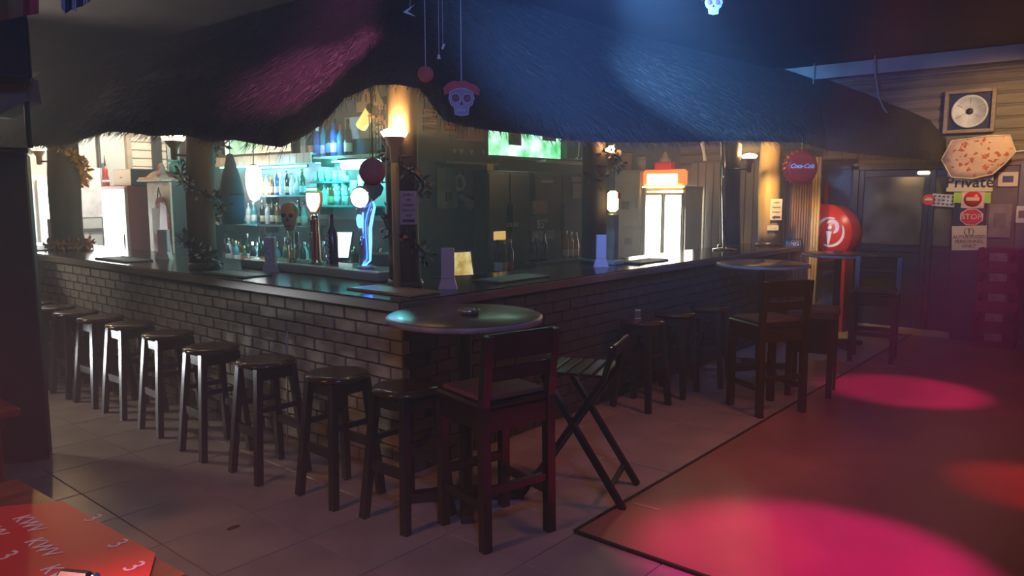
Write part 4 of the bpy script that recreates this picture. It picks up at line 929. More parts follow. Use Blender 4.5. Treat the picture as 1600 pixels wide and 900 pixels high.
for (u0, v0, u1, v1, lab, m) in ((831, 361, 849, 374, 'left buff card under the price numerals', 'buff'), (852, 360, 866, 373, 'right buff card under the price numerals', 'buff')): dec('price_card', lab, 'card', u0, v0, u1, v1, mat('buff card', (.30, .24, .2), .6, var=.2))
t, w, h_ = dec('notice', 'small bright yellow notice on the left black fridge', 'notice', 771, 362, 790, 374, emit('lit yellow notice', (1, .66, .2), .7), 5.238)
for (u0, v0, u1, v1, lab) in ((893, 276, 908, 284, 'upper buff card beside the post left of the glowing fridge'), (895, 287, 908, 310, 'tall buff card beside the post left of the glowing fridge'), (911, 276, 917, 296, 'narrow buff card beside the post left of the glowing fridge')): dec('price_card', lab, 'card', u0, v0, u1, v1, mat('buff card', (.3, .24, .2)))
for k, (u, v) in enumerate(((710, 236), (721, 236), (737, 237), (757, 238))):
    p = ony(u, v, 5.44); t = thing('pennant', 'tiny pale pennant, %s from the left above the grey posters' % ORD[k], 'pennant', p, group='tiny pennants'); MB().prism([(-.035, .02), (.035, .02), (0, -.035)], .004).build('cloth', mat('pale label', (.35, .33, .36)), t)
t = thing('box', 'green box on the ledge right of the television', 'box', ony(898, 249, 5.34)); MB().box((0, 0, .10), (.42, .08, .20), bev=.004).build('carton', mat('dark green card', (.03, .13, .09), .6), t)
for k, u in enumerate((903, 911)):
    p = ony(u, 236, 5.2); t = thing('wire_hook', 'pale bent wire hook, %s of the pair before the green box' % ('left', 'right')[k], 'hook', p); MB().tube([(.03, 0, .12), (.012, 0, -.05), (-.01, 0, -.09), (-.04, 0, -.08)], .007, 6).build('wire', wht, t)
# things on the right-hand wall behind the counter: fridges
FX = 9.75
def fr(u0, u1, vt): a, b = onx(u0, 300, FX), onx(u1, 300, FX); return a.y, b.y, onx((u0+u1)/2, vt, FX).z
y1_, y0_, zf = fr(1008, 1072, 292)
t = thing('drinks_fridge', 'drinks fridge with blazing white doors and a lit red header', 'fridge', (FX, (y0_+y1_)/2, 0)); w = y1_-y0_
gfm = mat('grey fridge cabinet', (.30, .27, .22), .4, var=.1); glow = emit('fridge interior glow', (1, .98, .80), 11)
for s_ in (-1, 1): MB().box((.25, s_*(w/2-.02), zf/2), (.55, .04, zf), bev=.006).build('side', gfm, t)
MB().box((.25, 0, zf-.02), (.55, w, .06), bev=.006).build('top', gfm, t); MB().box((.25, 0, .12), (.55, w, .24), bev=.006).build('plinth', gfm, t); MB().box((.50, 0, zf/2), (.03, w-.06, zf-.1)).build('light_panel', glow, t)
for z in (.5, .85, 1.2, 1.55): MB().box((.27, 0, z), (.40, w-.09, .015)).build('shelf', wht, t)
for s_ in (-1, 1):
    cy = s_*(w/4-.008); hw = w/2-.025
    d = link('door', None, t)
    MB().box((-.04, cy, zf/2+.08), (.012, hw-.03, zf-.44)).build('pane', glow, d)
    for yy in (cy-hw/2+.012, cy+hw/2-.012): MB().box((-.04, yy, zf/2+.08), (.03, .024, zf-.38)).build('stile', gfm, d)
    for zz in (.26, zf-.1): MB().box((-.04, cy, zz), (.03, hw, .03)).build('rail', gfm, d)
hd = emit('lit red header', (1.0, .16, .03), 2.0); hy = emit('lit yellow lettering area', (1.0, .72, .22), 9)
zh = onx(1042, 278, FX).z; hh = .23
MB().box((-.02, 0, zh), (.12, w+.02, hh), bev=.03).build('header', hd, t); MB().box((-.085, .01, zh-.02), (.01, w*.74, hh*.66), bev=.004).build('header_panel', hy, t); MB().box((-.06, 0, zh-hh/2-.012), (.12, w*.96, .022), bev=.008).build('header_lamp', hy, t)
light('AREA', (FX-.10, (y0_+y1_)/2, 1.1), (1, .95, .78), 18, (5.5, 4.0, 1.0), .9, name='fridge_glow')
p = onx(1036, 262, FX+.1); t = thing('ornament_box', 'red box with a small pale cone on top of the lit header', 'box', (FX+.15, p.y, zf+.0115)); hb = max(.05, zh+hh/2-zf)
MB().box((0, 0, hb/2), (.14, .3, hb)).build('plinth', red_d, t); MB().box((0, 0, hb+.05), (.14, .26, .10), bev=.006).build('box', red_p, t); MB().lathe([(.09, hb+.1), (.08, hb+.14), (.05, hb+.17), (.02, hb+.24), (0, hb+.26)], n=14).build('cone', mat('dull gold foil', (.35, .28, .2), .5), t)
y1_, y0_, zf2 = fr(962, 1003, 266)
t = thing('upright_fridge', 'tall grey-beige fridge with pictures, left of the blazing one', 'fridge', (FX, (y0_+y1_)/2, 0)); w2 = y1_-y0_
gf2 = mat('grey beige enamel', (.42, .39, .33), .45, var=.12)
MB().box((.28, 0, zf2/2), (.52, w2, zf2), bev=.012).build('cabinet', gf2, t)
for z0, z1 in ((.08, 1.23), (1.26, zf2-.01)): d = MB().box((-.01, 0, (z0+z1)/2), (.05, w2-.01, z1-z0), bev=.012).build('door', gf2, t); MB().box((-.05, -w2/2+.05, (z0+z1)/2), (.03, .02, .26), bev=.005).build('handle', chrome, d); 
for yy, zz, a_, b_2, m in ((.03, 1.58, .13, .12, 'dim'), (-.03, 1.05, .12, .10, 'dim2')): MB().box((-.038, yy, zz), (.006, a_, b_2)).build('picture', mat('dim picture', (.12, .11, .11), .6, var=.4, scale=20), t)
MB().box((.2, w2/2+.45, 1.0), (.5, .8, 2.0), bev=.01).build('cabinet', core_m, thing('tall_cabinet', 'dark tall cabinet at the left of the grey-beige fridge', 'cabinet', (FX+.1, (y0_+y1_)/2, 0)))
for k, (u, v, a_, b_2, m, lab, nme) in enumerate(((1002, 250, .15, .22, mat('buff card', (.3, .24, .2)), 'buff beaker standing on the grey-beige fridge', 'beaker'), (978, 247, .2, .28, mat('red brown tin', (.30, .11, .07), .5), 'red-brown tin on the grey-beige fridge', 'tin'))):
    p = onx(u, v, FX+.2); t = thing(nme, lab, nme, (FX+.2, p.y, zf2+.001)); MB().lathe([(0, 0), (a_*.42, 0), (a_*.5, b_2), (a_*.46, b_2), (0, b_2-.02)], n=16).build('body', m, t); MB().lathe([(a_*.5, b_2-.02), (a_*.53, b_2-.015), (a_*.53, b_2+.004), (a_*.48, b_2+.004)], n=16).build('rim', tr, t)
# grey boards on the wall right of the glowing fridge
y1_, y0_ = onx(1078, 300, 10.3).y, onx(1190, 300, 10.3).y; n = 9
GB = struct(link('trim_5', None))
for k in range(n): MB().box((10.325, y1_-(k+.5)*(y1_-y0_)/n, 1.1), (.04, (y1_-y0_)/n-.012, 2.2), bev=.005).build('plank', mat('grey wall plank', (.30, .27, .24), .7, var=.25, stretch=(1, 1, .2)), GB)
p = onx(1097, 238, 9.9); t = thing('ribbon', 'pale ribbon dangling from the thatch right of the glowing fridge', 'ribbon', p); MB().tube([(0, 0, .5), (0, 0, .10), (.01, -.02, 0), (0, -.05, -.12)], [.004, .03, .02, .03], 6).build('tail', wht, t)

# ------------------------------------------------------------------ on the counter: beer taps, holders, mats
CT = 1.1005
steel = mat('brushed steel', (.55, .50, .42), .34, .35, var=.1)
p0, p1 = onz(436, 418, 1.14), onz(573, 441, 1.14)
t = thing('drip_tray', 'long raised stainless steel drip tray under the beer taps', 'tray', (3.70, 5.15, CT))
MB().box((0, 0, .035), (.34, 1.85, .07), bev=.008).build('trough', steel, t)
for k in range(9): MB().box((-.12+k*.03, 0, .072), (.012, 1.78, .006)).build('grate_bar', chrome, t)
TZ = CT+.0755
def tap_at(u, v): q = onx(u, v, 3.66); return Vector((3.66, q.y, TZ))
def lever(t, z, d): MB().tube([(-.02, 0, z), (-.09, 0, z-.01)], .014, 8).build('spout', chrome, t); MB().tube([(-.08, 0, z), (-.085, 0, z-.06)], .011, 8).build('nozzle', chrome, t)
# skull tap
q = tap_at(456, 409); t = thing('skull_tap', 'beer tap topped by a tan skull mask', 'tap', (3.66, q.y, TZ), math.radians(42))
MB().lathe([(.05, 0), (.05, .012), (.024, .03), (.024, .24), (.03, .26), (0, .27)], n=16).build('column', chrome, t); MB().tube([(0, -.05, .02), (0, -.05, .24)], .017, 10).build('pipe', chrome, t)
skull_m = mat('tan bone plastic', (.38, .24, .16), .6, var=.2)
sk = MB(); prof = [(-.055, -.02), (-.05, -.07), (-.03, -.115), (.0, -.125), (.03, -.115), (.05, -.07), (.058, -.02), (.075, .03), (.07, .08), (.04, .115), (0, .125), (-.04, .115), (-.07, .08), (-.075, .03)]
n = len(prof); vs = []
for r_, x in ((1, .0), (.97, -.04), (.80, -.075), (.45, -.095)): vs += [(x, yy*r_, zz*r_) for yy, zz in prof]
fs = [tuple(range(n))]
for L in range(3):
    for i in range(n): j = (i+1) % n; fs.append((L*n+j, L*n+i, L*n+n+i, L*n+n+j))
fs.append(tuple(range(4*n-1, 3*n-1, -1))); sk.add([(x, y, z+.37) for x, y, z in vs], fs, True)
s_o = sk.build('skull', skull_m, t)
for yy in (-.03, .03): MB().lathe([(0, .0), (.019, .0), (.016, .02), (0, .02)], (-.092, yy, .385), 12, RX).build('eye_socket', blk, s_o)
MB().prism([(-.012, -.02), (.012, -.02), (0, .015)], .012, Matrix.Rotation(-PI/2, 4, 'Z'), (-.100, 0, .355)).build('nose_hole', blk, s_o); MB().box((-.085, 0, .295), (.012, .05, .008)).build('mouth', blk, s_o)
lever(t, .20, 1)
# red tap with lit shield
q = tap_at(494, 412); t = thing('red_tap', 'red and chrome beer tap with a glowing white shield top', 'tap', (3.66, q.y, TZ), math.radians(30))
MB().lathe([(.055, 0), (.055, .012), (.04, .03), (.036, .36), (.02, .40), (0, .40)], n=18).build('column', chrome, t)
MB().box((-.034, -.012, .19), (.02, .030, .33), bev=.006).build('red_stripe', red_p, t); MB().box((-.030, .016, .19), (.02, .012, .33)).build('gold_stripe', CAPS['gold'], t)
sh = [(-.02, -.085), (.02, -.085), (.055, -.03), (.065, .03), (.06, .085), (-.06, .085), (-.065, .03), (-.055, -.03)]
MB().prism(sh, .04, Matrix.Rotation(-PI/2, 4, 'Z'), (-.02, 0, .49)).build('shield', mat('orange rim', (.75, .3, .1), .3, .3), t)
MB().prism([(x*.86, z*.86) for x, z in sh], .01, Matrix.Rotation(-PI/2, 4, 'Z'), (-.028, 0, .492)).build('lit_face', emit('lit white shield', (1, .96, .9), 5), t)
lever(t, .25, 1)
q = tap_at(508, 413); t = thing('aperitif_display', 'dark tall bottle display with white vertical letters right of the red tap', 'bottle', (3.72, q.y-.02, TZ))
MB().lathe([(0, 0), (.045, 0), (.046, .01), (.046, .24), (.02, .30), (.018, .40), (0, .40)], n=16).build('glass_body', mat('dark red glass', (.05, .01, .012), .12, var=0), t)
text('CAMPARI', .062, wht, t, (-.048, 0, .115), (PI/2, -PI/2, -PI/2), 'lettering', bold=.003)
# blue LED tap
q = tap_at(572, 414); t = thing('blue_tap', 'curved silver beer tower with a glowing white disc and blue light edge', 'tap', (3.66, q.y, TZ), math.radians(25))
ledm = emit('blue led', (.05, .22, 1.0), 9); ledc = emit('cyan blue led', (.1, .5, 1.0), 4)
MB().lathe([(.07, 0), (.07, .012), (.04, .025)], n=18).build('foot', steel, t)
sil = mat('silver tower', (.60, .60, .62), .25, .7, var=0)
pts = [(0, .012, .02), (0, .008, .15), (0, .014, .27), (0, .02, .35), (0, .012, .42), (0, 0, .50)]
MB().tube(pts, [.042, .034, .034, .042, .055, .07], 14).build('tower', sil, t)
MB().tube([(-.02, -.045, .06), (-.028, -.055, .2), (-.028, -.055, .3), (-.025, -.075, .40), (-.02, -.09, .46), (-.01, -.075, .50)], [.008, .012, .013, .012, .010, .006], 8).build('light_edge', ledm, t)
MB().tube([(-.02, -.045, .06), (-.04, -.02, .03), (-.045, .01, .025)], .006, 6).build('light_edge', ledm, t)
MB().lathe([(0, 0), (.03, 0), (.025, .006), (0, .008)], (-.045, .02, .36), 14, RX @ Matrix.Scale(1.9, 4, (1, 0, 0))).build('light_drop', ledc, t)
MB().lathe([(0, 0), (.085, 0), (.088, .012), (.08, .03), (0, .034)], (-.03, .01, .53), 26, RX).build('medallion', mat('silver rim', (.7, .7, .75), .2, .8, var=0), t)
MB().lathe([(0, 0), (.072, 0), (.06, .01), (0, .014)], (-.062, .01, .53), 24, RX).build('lit_disc', emit('lit white disc', (.92, .96, 1), 6), t)
MB().prism([(-.05, 0), (.05, 0), (.075, .09), (-.02, .07)], .03, Matrix.Rotation(-PI/2, 4, 'Z'), (-.01, -.03, .585)).build('crest', sil, t); lever(t, .24, 1)
light('POINT', (3.50, q.y-.12, TZ+.3), (.15, .35, 1), 1.2, None, .05, name='tap_glow')
# white tent holders on the counter
hold_m = mat('lilac white plastic', (.72, .56, .52), .5, var=.05)
def holder(label, u, v, hpx, rz, txt=None, sc_=1.0, at=None):
    q = at or onz(u, v, CT); d = q.x*math.cos(TH)+q.y*math.sin(TH); h_ = hpx*d/F
    t = thing('menu_holder', label, 'holder', (q.x, q.y, CT), rz, 'tall white menu holders'); w = .088*sc_
    MB().prism([(-w*.72, 0), (w*.72, 0), (w*.62, .035), (w*.5, .07), (-w*.5, .07), (-w*.62, .035)], w*.9, c=(0, -w*.45, 0)).build('foot', hold_m, t)
    MB().box((0, 0, .07+(h_-.07)/2), (w, w*.62, h_-.07), bev=.006).build('column', hold_m, t)
    if txt: text(txt, .062, wht, t, (0, -w*.31-.002, .07+(h_-.07)*.68), (PI/2, -PI/2, 0), 'lettering', bold=.002)
    return t
holder('tall white menu holder with white letters down its side, left of the skull tap', 424, 424, 54, math.radians(-52), 'CASTLE')
holder('tall white menu holder at the bar corner, right of the corner post', 700, 451, 64, math.radians(-48))
holder('tall white menu holder beside the post left of the glowing fridge', 939, 413, 50, math.radians(-50), at=Vector((ony(939, 413, 3.66).x, 3.66, CT)))
holder('tall white menu holder right of the chrome pole', 1140, 384, 36, math.radians(-50), sc_=1.05)
holder('tall white menu holder beside the dark cabinet, second from the left', 257, 405, 46, math.radians(-52), sc_=1.15)
holder('tall white menu holder at the left end of the counter', 85, 385, 43, math.radians(-52), sc_=1.2)
mat_m = mat('dark rubber bar mat', (.05, .055, .05), .55, var=.3, scale=30, bump=.5)
def bmat(label, x, y, w, l, m=mat_m, h_=.012):
    t = thing('bar_mat', label, 'mat', (x, y, CT), group='bar mats'); MB().box((0, 0, h_/2), (w, l, h_), bev=.004).build('sheet', m, t)
    for s_ in (-1, 1): MB().box((s_*(w/2-.012), 0, h_+.002), (.014, l-.02, .006)).build('rim', m, t)
wood_mat = mat('buff edged bar mat', (.36, .24, .13), .5, var=.25, scale=10)
bmat('dark bar mat under the lettered menu holder', 3.16, 5.50, .26, .60)
bmat('buff-edged bar mat beside the corner post', 3.24, 3.74, .26, .62, wood_mat)
bmat('dark bar mat right of the corner menu holder', 4.32, 3.62, .62, .26, mat('greenish bar mat', (.10, .12, .10), .5, var=.2))
bmat('dark bar mat beside the menu holder left of the fridge glow', 6.25, 3.62, .55, .24)
bmat('dark bar mat at the left part of the counter, under a white holder', 3.18, 7.6, .26, .7); bmat('dark bar mat at the far left end of the counter', 3.2, 10.0, .28, .9)
# slim lit beer column right of the post
q = onz(957, 412, CT); t = thing('lit_tap', 'slim beer column with a glowing yellow-white top beside the post', 'tap', (ony(956, 412, 3.72).x, 3.72, CT))
MB().box((0, 0, .23), (.09, .09, .46), bev=.012).build('column', mat('yellowish steel column', (.42, .36, .2), .3, .5, var=.3), t); MB().box((0, 0, .57), (.11, .08, .19), bev=.025).build('lit_top', emit('lit yellow top', (1, .9, .45), 5), t); MB().box((.03, -.045, .62), (.04, .01, .05)).build('red_badge', red_p, t); MB().box((0, 0, .02), (.16, .16, .04), bev=.006).build('foot', steel, t)
q = onz(1207, 380, CT)
# notices on the posts
def notice(label, post_xy, r, u, v, w, h_, m, lines, ang=None, arrow=False):
    x, y = post_xy; a = math.atan2(-y, -x) if ang is None else ang
    d = math.hypot(x, y); cz = H + (306-v)/F*(x*math.cos(TH)+y*math.sin(TH))*1.0
    n_ = Vector((math.cos(a), math.sin(a), 0)); off = (u-800)/F
    c = Vector((x, y, cz))+n_*(r+.012); t = thing('notice', label, 'notice', c, a+PI/2)
    MB().box((0, 0, 0), (w, .005, h_), bev=.002).build('sheet', m, t)
    mb = MB(); 
    for k, (w_l, h_l) in enumerate(lines):
        z = h_/2-h_*(k+.75)/(len(lines)+.5)
        if h_l > .5: mb.box((0, -.004, z), (w*.72, .002, h_*.085)); continue
        nl = max(2, int(w_l*9)); 
        for i in range(nl): mb.box(((i-(nl-1)/2)*w*.095, -.004, z), (w*.07*random.uniform(.7, 1), .002, h_*.055*random.uniform(.7, 1.2)))
    if arrow: mb.prism([(-w*.35, -h_*.36), (-w*.1, -h_*.26), (-w*.1, -h_*.32), (w*.35, -h_*.32), (w*.35, -h_*.40), (-w*.1, -h_*.40), (-w*.1, -h_*.46)], .002, c=(0, -.005, 0))
    stuff(mb.build('print', mat('dull print', (.14, .06, .07), .6), t)); return t
notice('pale pink paper notice with six lines on the corner post', (3.5, 3.9), .11, 645, 324, .115, .225, mat('pink paper', (.62, .42, .42), .7, var=.05), [(.8, 0), (.4, 0), (.8, 0), (.9, 0), (.5, 0), (.7, 1)], ang=math.radians(-118))
notice('pale paper notice with an arrow on the yellow-lit post', (9.3, 3.62), .14, 1216, 327, .16, .26, mat('ivory paper', (.75, .66, .45), .7), [(.7, 0), (.8, 0), (.8, 0), (.7, 0)], ang=math.radians(-128), arrow=True)
notice('small pale strip low on the yellow-lit post', (9.3, 3.62), .14, 1212, 355, .14, .06, mat('ivory paper', (.75, .66, .45)), [(.7, 0)], ang=math.radians(-140))
q = onx(1240, 366, 9.62); t = thing('number_plate', 'small black plate with pale letters at the foot of the bamboo screen', 'plate', (9.66, q.y+.02, CT-.07)); MB().box((0, 0, .085), (.012, .24, .13), bev=.003).build('plate', blk, t); MB().box((-.008, 0, .085), (.004, .21, .09)).build('border', mat('silver rim', (.7, .7, .75)), t); MB().box((-.011, 0, .085), (.003, .19, .075)).build('face', blk, t); text('RING', .07, wht, t, (-.013, 0, .085), UPRIGHT_X)
# rustic hanging pieces round the corner lamp
wood_sign = mat('pinkish wooden sign', (.62, .36, .30), .7, var=.2)
def hang(name, label, cat, u0, v0, u1, v1, y, m, cords=True, lines=0, ztop=2.75):
    a, b = ony(u0, v0, y), ony(u1, v1, y); t = thing(name, label, cat, ((a.x+b.x)/2, y, (a.z+b.z)/2)); w, h_ = abs(b.x-a.x), abs(a.z-b.z)
    MB().box((0, 0, 0), (w, .012, h_), bev=.003).build('board', m, t)
    if lines:
        mb = MB()
        for k in range(lines):
            nl = 5
            for i in range(nl): mb.box(((i-(nl-1)/2)*w*.15, -.008, h_/2-h_*(k+.7)/(lines+.4)), (w*.11*random.uniform(.6, 1), .003, h_*.4/lines*random.uniform(.6, 1)))
        stuff(mb.build('print', mat('dull print', (.14, .06, .07)), t))
    if cords:
        for s_ in (-.4, .4): MB().tube([(s_*w, 0, h_/2), (s_*w, 0, min(ztop, 2.2+(y-3)*.8+.25)-t.location.z)], .004, 5).build('cord', tr, t)
    return t
hang('hanging_sign', 'topmost of three pinkish wooden signs right of the corner lamp', 'sign', 661, 170, 682, 181, 4.30, wood_sign, True, 1)
hang('hanging_sign', 'middle of three pinkish wooden signs right of the corner lamp', 'sign', 661, 182, 682, 194, 4.30, wood_sign, False, 2)
hang('hanging_sign', 'lowest of three pinkish wooden signs right of the corner lamp', 'sign', 661, 195, 681, 206, 4.30, wood_sign, False, 1)
hang('hanging_sign', 'pinkish two-line sign under the sugar skull', 'sign', 690, 188, 714, 210, 4.34, wood_sign, True, 2)
hang('hanging_sign', 'wide dusky sign with a stepped lower edge under the sugar skull', 'sign', 714, 197, 756, 221, 4.36, mat('dusky wooden sign', (.42, .25, .24), .7, var=.2), True, 0)
cb = mat('tan cardboard', (.55, .36, .22), .75, var=.15)
for k, (u, v, w, lab) in enumerate(((572, 150, .20, 'left triangular cardboard warning sign above the corner bottles'), (587, 150, .20, 'right triangular cardboard warning sign beside the corner lamp'))):
    p = onx(u, v, 4.55); t = thing('warning_sign', lab, 'sign', p); MB().prism([(-w/2, -w*.45), (w/2, -w*.45), (0, w*.5)], .012, Matrix.Rotation(-PI/2, 4, 'Z')).build('board', cb, t); MB().box((-.004, 0, -.02), (.004, .016, .07)).build('mark', blk, t); MB().tube([(0, 0, w*.48), (0, 0, 3.2-p.z)], .004, 5).build('cord', tr, t)
for (u0, v0, u1, v1, lab) in ((557, 160, 571, 174, 'small tan card left of the yellow lamp tube'), (580, 158, 602, 170, 'tan card beside the corner lamp, over the yellow tube')):
    a, b = onx(u0, v0, 4.6), onx(u1, v1, 4.6); t = thing('card', lab, 'card', (4.6, (a.y+b.y)/2, (a.z+b.z)/2)); MB().box((0, 0, 0), (.01, abs(a.y-b.y), abs(a.z-b.z)), bev=.002).build('sheet', cb, t); MB().tube([(0, 0, 0), (0, 0, 3.2-t.location.z)], .003, 5).build('cord', tr, t)
a, b = onx(538, 184, 5.02), onx(596, 214, 5.02); t = thing('grey_board', 'plain grey board behind the bottles, left of the corner lamp', 'board', (5.03, (a.y+b.y)/2, (a.z+b.z)/2)); MB().box((0, 0, 0), (.02, abs(a.y-b.y), abs(a.z-b.z)), bev=.003).build('board', mat('grey board', (.36, .32, .3), .7, var=.2), t)
tub = onx(571, 185, 4.35); a, b = onx(580, 172, 4.35)-tub, onx(564, 198, 4.35)-tub
t = thing('lamp_tube', 'tilted lit yellow lamp tube left of the corner lamp', 'lamp', tub); MB().tube([a, b], .05, 14).build('tube', emit('lit yellow tube', (1, .72, .18), 1.3), t); MB().tube([a*1.25, a*.98], .054, 14).build('socket', blk, t); MB().tube([a*1.25, a*1.25+Vector((0, 0, .35))], .006, 6).build('cord', tr, t)
# garlands
def garland(name, label, pts, n, sz, mats, spread=.05):
    t = thing(name, label, 'garland'); pts = [Vector(p) for p in pts]; MB().tube(pts, .008, 6).build('string', tr, t)
    for gi, (m, fr_c) in enumerate(mats):
        mb = MB()
        for k in range(int(n*fr_c)):
            i = random.randrange(len(pts)-1); p = pts[i].lerp(pts[i+1], random.random())
            d = Vector((random.gauss(0, 1), random.gauss(0, 1), random.gauss(0, 1))).normalized(); e = d.cross(Vector((random.gauss(0, 1), random.gauss(0, 1), random.gauss(0, 1)))).normalized()
            q = p+d*random.uniform(0, spread); L = sz*random.uniform(.6, 1.3); mb.add([q, q+d*L*.5+e*L*.25, q+d*L, q+d*L*.5-e*L*.25], [(0, 1, 2, 3)])
        stuff(mb.build('leaves', m, t))
    return t
def helix(x, y, r, z0, z1, turns, n=40, a0=0): return [(x+r*math.cos(a0+turns*2*PI*i/n), y+r*math.sin(a0+turns*2*PI*i/n), z0+(z1-z0)*i/n) for i in range(n+1)]
tin = mat('orange tinsel', (1.0, .30, .02), .4, .0, var=.2); tin2 = mat('yellow tinsel', (1, .6, .05), .4, .2, var=.2)
garland('tinsel_garland', 'orange tinsel garland spiralling down the far left post', helix(3.42, 9.6, .20, 2.5, 1.75, .75, a0=2.9), 500, .07, [(tin, .8), (tin2, .2)], .05)
garland('tinsel_garland', 'orange tinsel ring round the foot of the far left post', helix(3.42, 9.6, .21, 1.15, 1.17, 1.0), 400, .06, [(mat('dull orange tinsel', (.6, .15, .03), .5), 1)], .04)
lf = mat('dark garland leaf', (.03, .035, .03), .5); sl = mat('silver garland leaf', (.45, .42, .40), .3, .3)
garland('leaf_garland', 'dark garland with silver leaves wound round the second post', helix(3.3, 6.26, .16, 2.45, 1.15, 2.4, 70, 2.5), 620, .055, [(lf, .65), (sl, .35)], .06)
orl = mat('orange garland leaf', (.75, .22, .05), .5)
garland('leaf_garland', 'orange-leaved garland left of the corner lamp', [onx(u, v, 3.55) for u, v in ((600, 165), (597, 185), (601, 205), (606, 225), (603, 245), (607, 262))], 160, .05, [(lf, .5), (orl, .5)], .05)
garland('leaf_garland', 'dark garland with few orange leaves round the lower corner post', helix(3.5, 3.9, .135, 1.95, 1.2, 1.6, 50, 3.4), 320, .05, [(lf, .72), (orl, .18), (sl, .1)], .05)
garland('leaf_garland', 'dim pale garland high on the post left of the glowing fridge', helix(5.9, 3.84, .14, 2.12, 1.85, 1.0, 30, 3.5), 160, .06, [(lf, .55), (mat('buff garland leaf', (.4, .3, .2), .5), .45)], .06)
# stacked wire basket and dark bottle left of the corner post
t = thing('wire_rack', 'dark wire rack hanging beside the corner lamp', 'rack'); c = onx(597, 235, 4.3)
for k in range(9): MB().tube([(c.x, c.y+.16-k*.04, c.z+.38), (c.x, c.y+.16-k*.04, c.z-.28)], .005, 5).build('wire', tr, t)
for z in (-.27, 0, .3): MB().tube([(c.x, c.y+.18, c.z+z), (c.x, c.y-.18, c.z+z)], .006, 5).build('wire', tr, t)
MB().tube([(c.x, c.y+.12, c.z+.38), (c.x, c.y, c.z+.75), (c.x, c.y-.12, c.z+.38)], .005, 5).build('hook', tr, t)
t = thing('ice_bucket', 'pale steel bucket between the blue tap and the corner post', 'bucket', (*onx(596, 412, 4.25).xy, .92)); MB().lathe([(0, 0), (.09, 0), (.12, .30), (.128, .31), (.115, .31), (.085, .02), (0, .02)], n=20).build('pail', steel, t); MB().tube([(.0, .125, .30), (0, .1, .40), (0, 0, .45), (0, -.1, .40), (0, -.125, .30)], .006, 6).build('handle', chrome, t)
bstand = thing('bucket_stand', 'low dark cabinet under the steel bucket', 'cabinet', (4.27, onx(596, 412, 4.25).y, 0)); MB().box((0, 0, .46), (.4, .5, .9199-.0), bev=.0).build('body', core_m, bstand)
# hanging ornaments under the eave
p = ony(582, 268, 3.35); t = thing('pompom', 'dull red ball with a green leaf hanging before the corner bottles', 'ornament', p); MB().lathe([(0, -.075)]+[(.075*math.cos(a), .075*math.sin(a)) for a in [i*PI/12 for i in range(-5, 6)]]+[(0, .075)], n=24).build('ball', mat('dull red felt', (.55, .15, .13), .9), t)
MB().prism([(-.05, -.05), (.03, -.05), (.06, -.09), (.045, -.13), (0, -.165), (-.02, -.14), (-.03, -.09)], .012, Matrix.Rotation(-.8, 4, 'Z')).build('leaf', mat('dull green felt', (.22, .3, .15), .9), t); MB().tube([(0, 0, .07), (0, 0, 2.55-p.z)], .003, 5).build('cord', tr, t)
p = onx(362, 305, 4.2); t = thing('bell_shade', 'dark bell-shaped shade with a blue cloth below, left of the white lantern', 'lamp', p); MB().lathe([(.13, 0), (.125, .02), (.09, .2), (.06, .3), (.03, .42), (0, .43)], n=20).build('shade', mat('dark plum felt', (.05, .035, .045), .8), t); MB().lathe([(.11, -.30), (.13, -.2), (.125, 0), (.03, .01)], n=16).build('cloth', mat('navy blue cloth', (.02, .05, .11), .8), t); MB().tube([(0, 0, .42), (0, 0, 3.3-p.z)], .005, 5).build('cord', tr, t)
